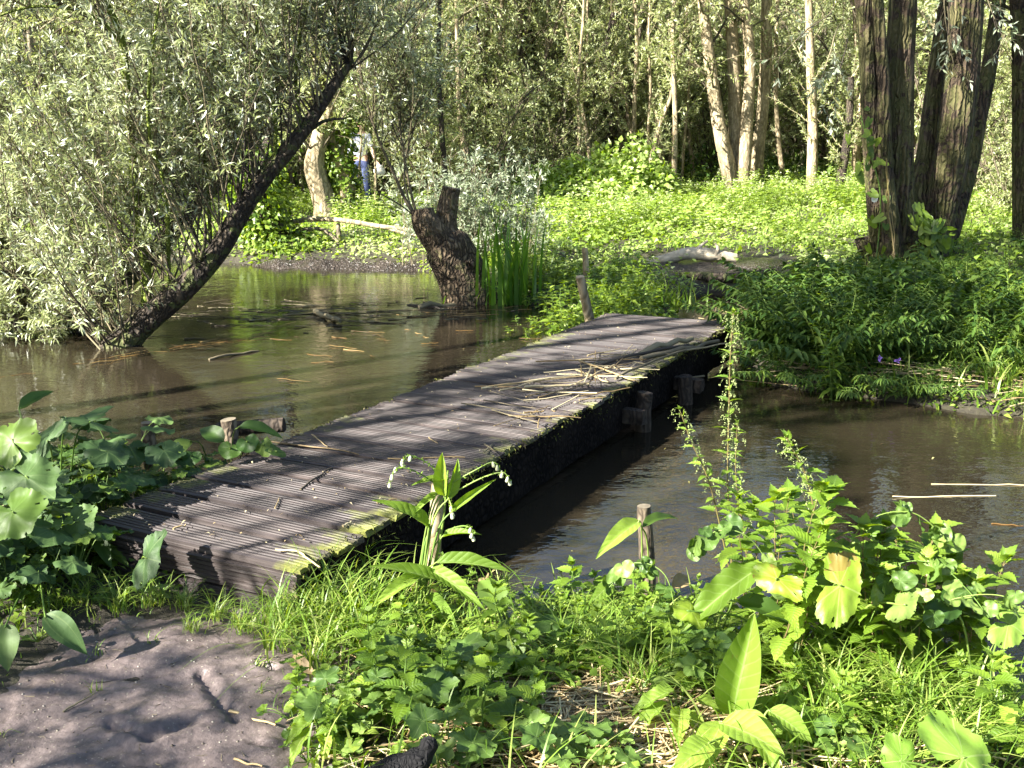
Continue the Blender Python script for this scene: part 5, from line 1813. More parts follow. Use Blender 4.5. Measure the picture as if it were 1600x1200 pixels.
cr = rosette('comfrey', LC, 'comfrey', b_, 8, T_CRK, .13, .05, 'comfrey', GC, .10, spr=.06)
scatter(cr, fpx([(600, 1080), (900, 1000), (700, 1000), (980, 980), (560, 980), (1060, 1130), (850, 1080), (640, 1180), (1360, 1150), (1460, 1060), (760, 1060), (1250, 1120), (500, 1150)]), LC, GC, (.5, 1.1))
LN = 'leafy upright herb with rounded leaf tiers in the sunlit foreground'
GN = 'leafy upright herbs of the foreground'
b_ = (.6, 3.2, float(Hm(.6, 3.2)))
st = [curve(np.array(b_) + [uni(-.05, .05), uni(-.05, .05), 0], uni(-.06, .06), uni(-.06, .04), uni(.12, .24), 8) for _ in range(5)]
nr_ = stem_herb('herb', LN, 'herb', b_, st, T_NET, .045, .034, .03, ('nettle', 'stem'), group=GN, r=.002, elev=.15)
scatter(nr_, fpx([(870, 930), (940, 930), (1060, 950), (770, 940), (820, 970), (700, 930), (1100, 1020), (1020, 1040), (680, 1050), (590, 1020), (1500, 1120), (1340, 1060), (480, 1100), (540, 1160), (1190, 1050)]), LN, GN, (.6, 1.2))
# leafy tangle on the left bank
LL_ = 'shaded leafy herb in the tangle between pond and mud path'
GL = 'herbs in the shaded tangle on the near left bank'
b_ = (-1.95, 4.05, float(Hm(-1.95, 4.05)))
bl_ = rosette('wood_avens', LL_, 'herb', b_, 13, T_LOBE, .10, .085, 'dark_herb', GL, .26, spr=.2)
scatter(bl_, [(-1.5, 4.35), (-1.55, 4.7), (-1.4, 4.5), (-1.9, 4.9), (-2.2, 4.85), (-1.7, 4.55), (-2.6, 4.95), (-1.75, 3.75), (-2.1, 3.7), (-1.7, 4.1), (-2.3, 4.2), (-2.0, 4.4), (-1.85, 3.5), (-2.3, 3.6), (-1.6, 3.55), (-2.6, 4.3), (-1.95, 3.3), (-1.72, 3.36)], LL_, GL, (.7, 1.2))
LL2 = 'spear-leaved plant standing in the shaded left bank tangle'
b_ = (-2.1, 3.9, float(Hm(-2.1, 3.9)))
bl2 = rosette('dock', LL2, 'dock', b_, 9, T_COM, .17, .07, 'dark_herb', GL + ', spear-leaved', .16, spr=.08)
scatter(bl2, [(-1.6, 4.15), (-1.45, 4.55), (-2.0, 4.8), (-1.8, 3.95), (-1.65, 3.8), (-2.35, 3.9), (-1.95, 3.6), (-2.1, 4.5), (-2.6, 4.6), (-3.0, 4.7), (-1.95, 3.12), (-1.8, 4.25)], LL2, GL + ', spear-leaved', (.7, 1.2))
# big-leaved plants of the left bank
LB2 = 'wide-leaved butterbur crowding the left end of the deck'
GB2 = 'wide-leaved butterbur at the left end of the deck'
b_ = (-1.95, 3.75, float(Hm(-1.95, 3.75)))
bb = rosette('butterbur', LB2, 'butterbur', b_, 9, T_BUR, .17, .17, 'butterbur', GB2, .30, spr=.24, nx=.3)
scatter(bb, [(-1.74, 3.78), (-1.72, 4.12), (-1.8, 3.5), (-1.62, 4.5), (-1.85, 4.75), (-2.3, 4.7), (-1.62, 3.35), (-2.05, 3.25), (-1.95, 4.5), (-2.9, 4.4), (-2.25, 4.25), (-2.2, 3.5), (-1.85, 4.25), (-2.5, 3.9), (-1.78, 3.45)], LB2, GB2, (.6, 1.1))
# bindweed on the big willow
bc = Q(1450, 420, 12.0)
o = thing('bindweed', 'bindweed with arrow leaves climbing the foot of the multi-stem willow', 'bindweed', bc)
ms, ml = MB(), MB()
for (l, n) in (([(1455, 430, 11.9), (1450, 390, 11.85), (1445, 350, 11.85), (1435, 330, 11.85)], 48), ([(1475, 420, 12), (1470, 380, 12), (1455, 345, 11.9)], 34), ([(1360, 450, 11.8), (1372, 380, 11.9), (1375, 300, 11.85), (1360, 240, 11.8), (1345, 180, 11.8)], 30), ([(1420, 430, 11.9), (1412, 400, 11.9)], 6)):
    P = pxline(l, 30)
    ms.tubes(P, np.full((1, 30), .008), 5)
    i = rng.integers(0, 30, n)
    PP = P[i] + rnd(n, .07) - [0, .05, 0]
    ml.leaves(T_ARROW, PP, rnd(n, .5) + [0, -.4, -.9], rnd(n, .3) + [0, -1, .5], .13 * uni(.5, 1.3, n), .12 * uni(.5, 1.2, n))
ms.build('stem', M['stem'], o); ml.build('foliage', M['herb'], o)
for a, yy in (((1366, 311), 11.7), ((1285, 428), 10.2), ((1428, 428), 11.4)):
    mf = MB()
    c = Q(*a, yy)
    P = np.array([c + [0, .05, 0], c + [0, .02, 0], c, c + [0, -.01, 0]])
    mf.tubes(P, np.array([[.006, .012, .026, .036]]), 12)
    mf.build('flower', M['white'], o)
mb = MB(); P = pxline([(1382, 250, 11.6), (1390, 330, 11.6), (1398, 420, 11.5), (1400, 500, 11.3), (1403, 570, 11)], 24) + rnd(24, .01)
mb.tubes(P, np.full((1, 24), .010), 6)
mb.tubes(P + rnd(24, .02), np.full((1, 24), .006), 5)
tag(mb.build('dry_vine', M['redstem'], None, True, P[-1]), 'thin reddish dry vine hanging down the front of the big willow', 'vine')

# iris clump
c = Q(795, 470, 11.0)
o = thing('iris_clump', 'clump of tall upright sword-shaped iris leaves beside the sawn stump', 'iris', (c[0], 11.0, WZ))
mb = MB()
n = 46
P = np.array([c[0], 11.0, WZ - .05]) + rnd(n, .10) * [1.6, .8, 0]
mb.grass(P, uni(.8, 1.65, n), uni(.03, .05, n), .25, k=6)
P = np.array([c[0] - .05, 11.0, WZ]) + rnd(14, .12) * [1.6, .8, 0]
mb.grass(P, uni(.4, .6, 14), uni(.02, .035, 14), 1.5, k=6)
mb.build('blades', M['iris'], o)
# grass tuft by the bridge end
for (px_, py_, yy, hh, lab) in ((1040, 470, 10.4, .5, 'broad-bladed grass tuft in front of the bleached log'), (945, 490, 9.0, .22, 'small grass tuft beside the leaning pale stake'), (1575, 600, 6.9, .42, 'sunlit grass tuft at the right edge of the stream')):
    c = Q(px_, py_, yy)
    mb = MB()
    c[2] = float(Hm(c[0], yy))
    mb.grass(np.array([c[0], yy, c[2]]) + rnd(90, .10) * [1.5, 1, 0], uni(.5, 1.1, 90) * hh, uni(.008, .022, 90), 1.0, k=5)
    tag(mb.build('grass_tuft', M['grass'], None, True, (c[0], yy, c[2])), lab, 'grass')
c = G(535, 960, .03)
mb = MB()
mb.grass(c + rnd(170, .06) * [1.8, 1, 0], uni(.12, .32, 170), uni(.004, .010, 170), 1.1, k=6)
tag(mb.build('grass_tuft', M['grass'], None, True, c), 'sunlit long grass tuft against the right front corner of the deck', 'grass')

LT = 'tuft of long arching grass blades in the sunlit near bank'
GT = 'long grass tufts on the near bank'
c = G(470, 985, .02)
mb = MB()
mb.grass(c + rnd(80, .035) * [1.5, 1, 0], uni(.10, .30, 80), uni(.003, .008, 80), 1.25, k=7)
g0 = tag(mb.build('grass_tuft', M['grass'], None, True, c), LT, 'grass', GT)
for (px_, py_, sc_) in ((560, 900, .9), (610, 960, 1.0), (440, 1005, .8), (560, 1005, 1), (500, 1030, .9), (650, 1030, .9), (1290, 1080, .9), (1450, 1140, 1.1), (1150, 1070, .7), (900, 1050, 1), (1010, 1085, 1.1),
                        (960, 1030, .9), (700, 1060, .7), (1330, 1130, 1), (1560, 1130, .9), (1420, 1090, 1.1), (850, 1000, .7), (1240, 1060, 1), (340, 965, .5), (290, 950, .5), (240, 945, .5), (190, 950, .55), (380, 985, .55), (425, 975, .6),
                        (130, 945, .6), (90, 960, .6), (300, 985, .35), (780, 930, .6), (730, 1000, .8), (1500, 1180, .9), (590, 1090, .6), (530, 1110, .6)):
    g_ = G(px_, py_, .02)
    cc = g0.copy(); C.objects.link(cc)
    cc.location = tuple(g_); cc.rotation_euler = (0, 0, uni(0, 6.28)); cc.scale = (sc_,) * 3
LWI = 'withered straw-coloured leaf lying crumpled in the grass'
c = G(640, 930, .05)
mb = MB()
mb.leaves(T_COM, [c + [0, 0, .015]], [[1, .2, .15]], [[.2, -.5, .8]], .13, .06)
w0 = tag(mb.build('withered_leaf', M['straw'], None, True, c), LWI, 'leaf', 'withered leaves in the near grass')
for (px_, py_, rz) in ((690, 950, 2.2), (560, 1060, 1.0), (610, 1000, 3.9), (455, 1035, 5.2), (1050, 925, .6), (720, 1130, 1.8), (1480, 1080, 3), (760, 905, 4.4), (980, 1000, 5.6), (520, 960, 2.9)):
    g_ = G(px_, py_, .05)
    cc = w0.copy(); C.objects.link(cc)
    cc.location = tuple(g_); cc.rotation_euler = (0, 0, rz); cc.scale = (uni(.6, 1.1),) * 3
# ================================================================ GROUND COVER (uncountable)
# grass of the near bank
def inarea(n, x0, x1, y0, y1, dens=None):
    x, y = uni(x0, x1, n), uni(y0, y1, n)
    ok = (sdf(POND, x, y) > .02) & (np.abs(x) < y * .55 + .5)
    if dens is not None: ok &= dens(x, y) > uni(0, 1, n)
    return x[ok], y[ok]


def inbridge(x, y, m=0.0):
    rx, ry = x - BO[0], y - BO[1]
    u_ = rx * BX[0] + ry * BX[1]; v_ = rx * BY[0] + ry * BY[1]
    return (u_ > -BW - m) & (u_ < m) & (v_ > -m) & (v_ < BL + m)


LIT = G(1000, 1120, .02)


def litter_zone(x, y):
    a = np.exp(-(((x - .30) / .30) ** 2 + ((y - 2.62) / .26) ** 2))
    return a


def dgrass(x, y):
    d = mud_depth(x, y)
    dd = np.clip((d + .02) / .10, 0, 1) * .95
    dd = dd * (1 - .9 * inbridge(x, y, .02)) * (.55 + .45 * wob(x, y, 4)) * (1 - .85 * litter_zone(x, y))
    return dd


x, y = inarea(30000, -3.2, 3.2, 1.9, 5.2, dgrass)
z = Hm(x, y)
mb = MB()
hh = (.05 + .09 * uni(0, 1, len(x)) ** 2) * (1 + .5 * np.clip(wob(x, y, 2.5), 0, 1)) * np.clip(.35 + mud_depth(x, y) * 5, .35, 1.25)
mb.grass(np.stack([x, y, z - .005], -1), hh, uni(.0025, .0065, len(x)), 1.1, k=4)
x, y = inarea(4200, -.7, 3.0, 2.2, 3.8, dgrass)
mb.grass(np.stack([x, y, Hm(x, y)], -1), uni(.15, .30, len(x)), uni(.004, .009, len(x)), 1.15, k=6)
# few blades out on the mud
g = np.array([G(*p_, 0)[:2] for p_ in ((145, 1025), (150, 1080), (0, 1145), (5, 1065), (410, 1080), (400, 1040), (210, 965), (235, 1005), (420, 1010), (440, 1100), (395, 985))])
g = np.repeat(g, 9, 0) + rng.normal(size=(99, 2)) * .012
mb.grass(np.c_[g, np.full(99, -.01)], uni(.03, .08, 99), uni(.002, .004, 99), 1.3, k=4)
tag(mb.build('grass', M['grass']), 'short bright grass covering the near bank around the mud path', 'grass', kind='stuff')

mb = MB()
x, y = inarea(8500, -3.2, 3.2, 1.9, 5.0, lambda a, b: np.clip(mud_depth(a, b) * 8 - .1, 0, 1) * (1 - inbridge(a, b, .03)) * np.clip(.5 + .9 * wob(a + 5, b, 3), .05, 1) * (1 - .8 * litter_zone(a, b)))
n = len(x)
P = np.stack([x, y, Hm(x, y) + uni(.01, .09, n)], -1)
az = uni(0, 6.28, n)
D = np.stack([np.cos(az), np.sin(az), uni(-.4, .3, n)], -1)
mb.leaves(T_OV, P, D, rnd(n, .3) + [0, 0, 1], uni(.015, .05, n), uni(.012, .034, n))
tag(mb.build('low_herbs', M['herb']), 'low carpet of small mixed leaves on the near bank', 'ground cover', kind='stuff')

# bank fringe herbs on every shore & meadow
mb = MB()
n0 = 150000
y = 8 + 26 * uni(0, 1, n0) ** 1.25
x = uni(-.60, .62, n0) * (y + 1)
ok = sdf(POND, x, y) > .0
ok &= ~inbridge(x, y, .0)
ok &= (wob(x * 1.3, y * 1.1, 3.1) > -.55) | (uni(0, 1, n0) < .35)
trk = np.hypot((x - 2.55) / 1.0, (y - 13.0) / 1.2) < 1
ok &= ~(trk & (uni(0, 1, n0) < .93))
x, y = x[ok], y[ok]
n = len(x)
hh = np.clip(.10 + .10 * wob(x, y, 1.2) + .08 * wob(x, y, 4.0), .03, .5) * np.where((x < -.6) & (y < 19), .55, 1) * np.clip(sdf(POND, x, y) * 3 + .3, .3, 1) * np.clip((y - 8) / 8 + .5, .5, 1.7)
zz = Hm(x, y) + hh * uni(.15, 1, n)
az = uni(0, 6.28, n)
D = np.stack([np.cos(az), np.sin(az), uni(-.4, .7, n)], -1)
s_ = uni(.5, 1.3, n) * (.05 + .0016 * y) * (1 + .6 * (wob(x * 2, y, 2.2) > .45))
tn = np.clip(.45 + .38 * wob(x + 4, y * .7, 1.6) + rng.normal(size=n) * .22, 0, 1)
mb.leaves(T_OV, np.stack([x, y, zz], -1), D, rnd(n, .45) + [0, 0, 1], s_, s_ * uni(.3, .75, n), tn)
tag(mb.build('meadow_herbs', M['meadow']), 'bright yellow-green carpet of herbs filling the sunlit clearing', 'ground cover', kind='stuff')
mb = MB()
n0 = 30000
y = 5.8 + 18 * uni(0, 1, n0)
x = uni(-.60, .62, n0) * (y + 1)
ok = (sdf(POND, x, y) > .0) & ((y > 8) | (x > 1.6)) & ~inbridge(x, y, 0) & (np.hypot((x - 2.55) / 1.1, (y - 13.0) / 1.3) > 1)
ok &= np.clip(.3 + wob(x + 9, y, 1.5), .08, 1) > uni(0, 1, n0)
x, y = x[ok], y[ok]
mb.grass(np.stack([x, y, Hm(x, y)], -1), uni(.12, .42, len(x)), uni(.007, .014, len(x)), 1.0, k=3)
tag(mb.build('meadow_grass', M['grass']), 'longer grass growing through the herbs of the clearing and far banks', 'grass', kind='stuff')
mb = MB()
n0 = 26000
x, y = uni(1.7, 8, n0), uni(5.6, 9.5, n0)
s_0 = sdf(POND, x, y)
ok = (s_0 > -.03) & (np.exp(-np.maximum(s_0, 0) * 1.6) > uni(0, 1, n0)) & ~inbridge(x, y, .02) & (.45 + wob(x, y, 3.5) > uni(-.4, .6, n0))
x, y = x[ok], y[ok]; n = len(x)
az = uni(0, 6.28, n)
mb.leaves(T_OV, np.stack([x, y, np.maximum(Hm(x, y), WZ) + uni(.0, .12, n)], -1), np.stack([np.cos(az), np.sin(az), uni(-.5, .5, n)], -1), rnd(n, .4) + [0, 0, 1], uni(.02, .07, n), uni(.01, .03, n))
tag(mb.build('bank_herbs', M['herb']), 'small creeping leaves hiding the muddy lip of the right bank', 'ground cover', kind='stuff')
# undergrowth of the wood
mb = MB()
n0 = 60000
y = 25 + 33 * uni(0, 1, n0) ** 1.1
x = uni(-.62, .64, n0) * (y + 2)
hh = np.clip(.55 + .5 * wob(x, y, .8), .1, 1.3)
P = np.stack([x, y, Hm(x, y) + hh * uni(0, 1, n0)], -1)
mb.leaves(T_OV, P, rnd(n0) + [0, 0, .2], rnd(n0, .5) + [0, 0, 1], uni(.08, .16, n0), uni(.05, .1, n0))
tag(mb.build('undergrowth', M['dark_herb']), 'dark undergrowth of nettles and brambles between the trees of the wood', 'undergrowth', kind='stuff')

# ================================================================ LOGS, STICKS, STRAWS
mb = MB()
P = pxline([(1005, 412, 13.2), (1040, 405, 13.1), (1075, 396, 13.1), (1110, 398, 13.1), (1150, 404, 13.1)], 26)
mb.tubes(P, np.interp(np.linspace(0, 1, 26), [0, .3, .7, 1], [.05, .07, .085, .06])[None], 18, 0, .03, True)
P2 = pxline([(1082, 396, 13.1), (1093, 386, 13.1), (1106, 376, 13.1)], 8)
mb.tubes(P2, np.linspace(.035, .015, 8)[None], 9, 0, .05, True)
P2 = pxline([(1118, 398, 13.05), (1122, 388, 13.05), (1117, 380, 13.05)], 8)
mb.tubes(P2, np.linspace(.035, .012, 8)[None], 9, 0, .05, True)
tag(mb.build('log', M['log'], None, True, P[0]), 'bleached fallen log with short stubs lying behind the bridge end', 'log')
mb = MB()
P = pxline([(1062, 428, 12.2), (1100, 432, 12.1), (1140, 434, 12.0), (1180, 428, 12.0), (1215, 424, 12.1)], 24)
mb.tubes(P, np.interp(np.linspace(0, 1, 24), [0, .3, .6, 1], [.03, .065, .055, .02])[None], 14, 0, .07, True)
tag(mb.build('log', M['bark_dark'], None, True, P[0]), 'dark wet log lying across the flooded track', 'log')
mb = MB()
P = pxline([(448, 348, 15.5), (490, 342, 15.5), (540, 345, 15.4), (590, 353, 15.3), (640, 359, 15.2)], 26)
mb.tubes(P, np.interp(np.linspace(0, 1, 26), [0, .3, 1], [.032, .038, .03])[None], 12, 0, .04, True)
P2 = pxline([(600, 354, 15.3), (630, 364, 15.2), (655, 368, 15.1)], 8)
mb.tubes(P2, np.linspace(.03, .02, 8)[None], 8)
tag(mb.build('fallen_branch', M['bark_pale'], None, True, P[0]), 'long pale fallen branch lying on the far bank left of the stump', 'branch')
mb = MB()
P = pxline([(455, 362, 15.4), (500, 358, 15.4), (530, 378, 15.2)], 14)
mb.tubes(P, np.linspace(.035, .02, 14)[None], 8, 0, .05)
P = pxline([(532, 396, 15.3), (530, 370, 15.3), (528, 350, 15.4)], 10)
mb.tubes(P, np.linspace(.04, .03, 10)[None], 8, 0, .05)
tag(mb.build('fallen_branch', M['bark_far'], None, True, P[0]), 'short brown forked branch under the pale fallen one', 'branch')

# mud bar on the far shore
xs_, ys_ = np.arange(-3.9, -.7, .03), np.arange(13.2, 15.0, .03)


def barz(x, y):
    e = (x + 2.15) / 1.5
    f_ = (y - 14.15 + .25 * e) / .33
    return WZ - .05 + .15 * np.exp(-(e ** 4) - f_ ** 2) * (1 + .4 * wob(x, y, 4)) + .02 * wob(x, y, 14) + .012 * wob(x, y, 31)


V, F = sheet(xs_, ys_, barz)
c = V[F].mean(1)
F = F[c[:, 2] > WZ - .035]
mb = MB(); mb.add(V, F)
tag(mb.build('mud_bank', M['wetmud']), 'low glistening mud bar along the far edge of the pond', 'mud', kind='structure')
# trodden muddy patch behind the bleached log
V, F = sheet(np.arange(1.3, 3.8, .06), np.arange(11.7, 14.2, .06), lambda a, b: Hm(a, b) + .014 + .008 * wob(a, b, 6) - np.clip(np.hypot((a - 2.55) / 1.0, (b - 13.0) / 1.15) - .8, 0, 1) * .3)
c = V[F].mean(1)
F = F[np.hypot((c[:, 0] - 2.55) / 1.0, (c[:, 1] - 13.0) / 1.15) < .98]
mb = MB(); mb.add(V, F)
tag(mb.build('track', M['wetmud']), 'muddy track continuing behind the bridge past the logs', 'path', kind='structure')


def straw(a, b, r, mat='straw', bend=.0, k=7):
    a, b = np.array(a, float), np.array(b, float)
    t = np.linspace(0, 1, k)[:, None]
    P = a * (1 - t) + b * t + rng.normal(size=(k, 3)) * r * .5 + np.array([0, 0, 1]) * (np.sin(t * math.pi) * bend)
    mb = MB()
    mb.tubes(P, np.linspace(r, r * .7, k)[None], 6, 0, .0, True)
    return mb, (P[0])


def onstraw(name, label, cat, a, b, r, group=None, mat='straw', bend=0.0):
    mb, o_ = straw(a, b, r, mat, bend)
    return tag(mb.build(name, M[mat], None, True, o_), label, cat, group)


TOP = BZ + .004


def D_(px_, py_, z=None):
    return G(px_, py_, TOP + .004 if z is None else z)


SL = [((742, 603), (850, 606), .005), ((752, 606), (905, 585), .006), ((760, 604), (960, 582), .0045), ((838, 565), (1010, 560), .005), ((906, 564), (998, 597), .007),
      ((900, 577), (950, 597), .006), ((925, 570), (912, 602), .005), ((930, 548), (930, 602), .003), ((820, 604), (920, 600), .006), ((816, 610), (932, 615), .005),
      ((945, 575), (1030, 577), .004), ((880, 608), (960, 570), .004), ((795, 649), (906, 652), .005), ((818, 645), (850, 643), .005), ((842, 655), (840, 668), .004),
      ((862, 640), (905, 618), .004), ((905, 625), (945, 620), .004), ((870, 584), (1012, 590), .004), ((900, 620), (985, 606), .004), ((780, 610), (860, 590), .004)]
for i, (a, b, r) in enumerate(SL):
    onstraw('reed_stalk', 'dry reed stalk in the loose heap on the middle of the deck', 'reed', D_(*a, TOP + .006 + .004 * (i % 5)), D_(*b, TOP + .008 + .005 * (i % 4)), r, 'dry reed stalks heaped on the deck')
for i in range(34):
    u1, v1_ = -.22 + rng.normal() * .12, uni(2.0, 4.3)
    a1 = uni(-.5, .9) + (1.1 if i % 3 else 0); l1_ = uni(.07, .26)
    a_ = bp(u1 - math.cos(a1) * l1_, v1_ - math.sin(a1) * l1_, TOP + uni(.006, .025)); b_ = bp(min(u1 + math.cos(a1) * l1_, .05), v1_ + math.sin(a1) * l1_, TOP + uni(.006, .03))
    onstraw('reed_stalk', 'dry reed stalk in the loose heap on the middle of the deck', 'reed', a_, b_, uni(.0018, .0045), 'dry reed stalks heaped on the deck', 'straw' if i % 3 else 'twig')
for (a, b, r, lab) in [((1000, 553), (1080, 530), .024, 'thickest dark stick on the reed heap at the deck edge'),
                       ((1005, 562), (1122, 532), .018, 'brown stick lying along the right deck edge beside the thickest one'),
                       ((930, 572), (1076, 538), .012, 'long thin branch crossing under the two dark sticks'),
                       ((960, 590), (1075, 545), .009, 'crooked twig jutting over the right deck edge'),
                       ((1065, 548), (1184, 532), .007, 'straight thin stick sticking out beyond the deck edge')]:
    onstraw('stick', lab, 'stick', D_(*a, TOP + .012), D_(*b, TOP + .018), r, None, 'twig', .01)
for (a, b, r, mt, lab) in [((470, 764), (518, 731), .005, 'twig', 'short straight twig lying alone on the near planks'),
                           ((415, 688), (562, 708), .0045, 'straw', 'long pale reed across the deck below the curled leaves'),
                           ((488, 680), (512, 698), .0035, 'straw', 'short bent straw touching the long pale reed'),
                           ((430, 795), (436, 778), .003, 'straw', 'tiny hooked straw in the middle of the front planks'),
                           ((432, 859), (466, 861), .0045, 'straw', 'broken straw at the right front corner of the deck'),
                           ((466, 861), (500, 887), .0045, 'straw', 'pale straw hanging over the front right corner'),
                           ((606, 717), (725, 714), .004, 'straw', 'pale straw lying behind the comfrey flowers on the deck'),
                           ((590, 784), (620, 781), .005, 'straw', 'short split straw at the edge of the deck left of the comfrey'),
                           ((756, 708), (770, 693), .004, 'twig', 'crossed twig on the mossy deck edge'),
                           ((757, 694), (776, 706), .004, 'twig', 'curved grey twig on the mossy deck edge'),
                           ((270, 826), (290, 820), .004, 'straw', 'small straw bit on the front plank at left'),
                           ((535, 822), (548, 815), .004, 'straw', 'little straw bit close to the front right planks'),
                           ((670, 684), (685, 693), .003, 'straw', 'small curled straw near the mossy patch')]:
    onstraw('twig' if mt == 'twig' else 'straw', lab, 'twig' if mt == 'twig' else 'straw', D_(*a), D_(*b), r, None, mt)
# litter crumbs on the deck
mb = MB()
n = 420
u_ = uni(-BW + .02, -.02, n); v_ = uni(.02, BL - .05, n)
P = BO + BX * u_[:, None] + BY * v_[:, None] + np.array([0, 0, TOP + .003])
az = uni(0, 6.28, n)
mb.leaves(T_OV, P, np.stack([np.cos(az), np.sin(az), az * 0], -1), rnd(n, .25) + [0, 0, 1], uni(.008, .03, n), uni(.003, .008, n))
tag(mb.build('leaf_litter', M['straw']), 'tiny dry leaf crumbs and bits strewn over the deck planks', 'litter', kind='stuff')
# sticks on the mud
for (a, b, r, mt, lab) in [((360, 1110), (430, 1133), .0045, 'straw', 'pale reed piece lying at the right edge of the mud path'),
                           ((365, 1187), (410, 1196), .004, 'straw', 'small pale straw at the bottom of the mud path'),
                           ((98, 1112), (150, 1082), .003, 'twig', 'thin dark twig on the left of the mud path'),
                           ((345, 952), (372, 932), .005, 'straw', 'broken reed end leaning at the foot of the deck riser'),
                           ((395, 1063), (418, 1030), .004, 'twig', 'dark twig at the grass edge right of the mud')]:
    onstraw('straw' if mt == 'straw' else 'twig', lab, 'straw' if mt == 'straw' else 'twig', G(*a, -.002), G(*b, .006), r, None, mt)
# grit and crumbs trodden into the mud
mb = MB()
n = 1300
x, y = uni(-1.9, -.45, n), uni(1.9, 3.4, n)
ok = mud_depth(x, y) < .03
x, y = x[ok], y[ok]; n = len(x)
P = np.stack([x, y, mudz(x, y)], -1)
r_ = .0008 + .0035 * uni(0, 1, n) ** 4
PP = P[:, None] + np.stack([np.zeros(3), np.zeros(3), np.array([-.6, .3, .8])], -1)[None] * r_[:, None, None]
mb.tubes(PP, r_[:, None] * np.array([[.8, 1.1, .5]]) * uni(.7, 1.3, (n, 3)), 5)
tag(mb.build('grit', M['gritm']), 'fine grit and soil crumbs scattered over the mud path', 'grit', kind='stuff')
mb = MB()
n = 330
x, y = uni(-1.9, -.45, n), uni(1.9, 3.4, n)
ok = mud_depth(x, y) < .03
x, y = x[ok], y[ok]; n = len(x)
az = uni(0, 6.28, n); ln = uni(.008, .045, n)
c_ = np.stack([x, y, mudz(x, y) + .002], -1)
dv = np.stack([np.cos(az), np.sin(az), rng.normal(size=n) * .08], -1)
P = c_[:, None] + dv[:, None] * (np.linspace(-.5, .5, 5)[None, :, None] * ln[:, None, None]) + rng.normal(size=(n, 5, 3)) * [.0015, .0015, .0004]
mb.tubes(P, taper(n, 5, uni(.0005, .0014, n), .0005), 4)
tag(mb.build('rootlets', M['twig']), 'tiny dark rootlets and twig bits trodden into the mud path', 'litter', kind='stuff')
# stones by the deck foot
for i, (px_, py_, r, lab) in enumerate([(375, 960, .045, 'flat grey stone in the grass below the deck corner'), (408, 972, .035, 'smaller pale stone right of the flat one'), (70, 942, .03, 'yellowish fallen leaf clump at the left bank')][:2]):
    c = G(px_, py_, .01)
    mb = MB()
    P = np.array([c + [-r, 0, 0], c + [-r * .5, 0, .004], c, c + [r * .5, 0, .003], c + [r, 0, 0]])
    mb.tubes(P, np.array([[.3, .8, 1, .8, .3]]) * r * .5, 10, 0, .06, True)
    tag(mb.build('stone', M['mud'], None, True, c), lab, 'stone')
# reed litter pile at the bottom
mb = MB()
n = 1500
x = .26 + rng.normal(size=n) * .24; y = 2.62 + rng.normal(size=n) * .17
az = np.where(uni(0, 1, n) < .6, uni(-.3, .9, n), uni(0, 6.28, n))
ln = uni(.05, .26, n)
zc = Hm(x, y) + .008 + uni(0, .05, n)
dv = np.stack([np.cos(az), np.sin(az), rng.normal(size=n) * .12], -1)
c = np.stack([x, y, zc], -1)
P = c[:, None] + dv[:, None] * (np.linspace(-.5, .5, 4)[None, :, None] * ln[:, None, None])
mb.tubes(P, taper(n, 4, uni(.0015, .0042, n), .0015), 5)
x = .12 + uni(-.06, .06, 60); y = 2.50 + uni(-.1, .1, 60)
c = np.stack([x, y, np.full(60, .05) + uni(0, .02, 60)], -1)
dv = nrm(np.stack([uni(-.25, .1, 60), uni(.7, 1, 60), uni(.05, .3, 60)], -1))
P = c[:, None] + dv[:, None] * (np.linspace(-.5, .5, 4)[None, :, None] * uni(.12, .22, 60)[:, None, None])
mb.tubes(P, taper(60, 4, .0035, .003), 6)
tag(mb.build('reed_litter', M['straw']), 'flattened pile of dry broken reeds at the bottom centre of the near bank', 'litter', kind='stuff')
mb = MB()
n = 700
x, y = uni(-.55, 1.9, n), uni(2.3, 3.3, n)
az = uni(0, 6.28, n); ln = uni(.03, .2, n)
dv = np.stack([np.cos(az), np.sin(az), rng.normal(size=n) * .2], -1)
c = np.stack([x, y, Hm(x, y) + uni(.005, .06, n)], -1)
P = c[:, None] + dv[:, None] * (np.linspace(-.5, .5, 4)[None, :, None] * ln[:, None, None])
mb.tubes(P, taper(n, 4, uni(.001, .003, n), .001), 4)
tag(mb.build('dead_grass', M['straw']), 'dead straws lying between the grass of the near bank', 'litter', kind='stuff')
# withered tuft
c = G(505, 930, .03)
mb = MB()
mb.grass(c + rnd(50, .02) * [1.3, 1, 0], uni(.05, .16, 50), uni(.004, .010, 50), 1.2, k=5)
tag(mb.build('withered_tuft', M['straw'], None, True, c), 'withered straw-coloured tuft at the right front corner of the deck', 'grass')

# floating debris
def floaters(name, label, cx, cy, n, sx, sy, ang, lmin, lmax, rmin, rmax, mat, kind='stuff'):
    mb = MB()
    x = rng.normal(size=n) * sx; y = rng.normal(size=n) * sy
    ca, sa = math.cos(ang), math.sin(ang)
    X = cx + x * ca - y * sa; Y = cy + x * sa + y * ca
    ok = sdf(POND, X, Y) < .02
    X, Y = X[ok], Y[ok]; m = len(X)
    az = ang + rng.normal(size=m) * .35
    ln = uni(lmin, lmax, m)
    dv = np.stack([np.cos(az), np.sin(az), rng.normal(size=m) * .012], -1)
    c_ = np.stack([X, Y, WZ + .002 + uni(0, .01, m)], -1)
    P = c_[:, None] + dv[:, None] * (np.linspace(-.5, .5, 5)[None, :, None] * ln[:, None, None]) + rng.normal(size=(m, 5, 3)) * [.011, .011, .0015]
    mb.tubes(P, taper(m, 5, uni(rmin, rmax, m), rmin), 4)
    return tag(mb.build(name, M[mat]), label, 'debris', kind=kind)


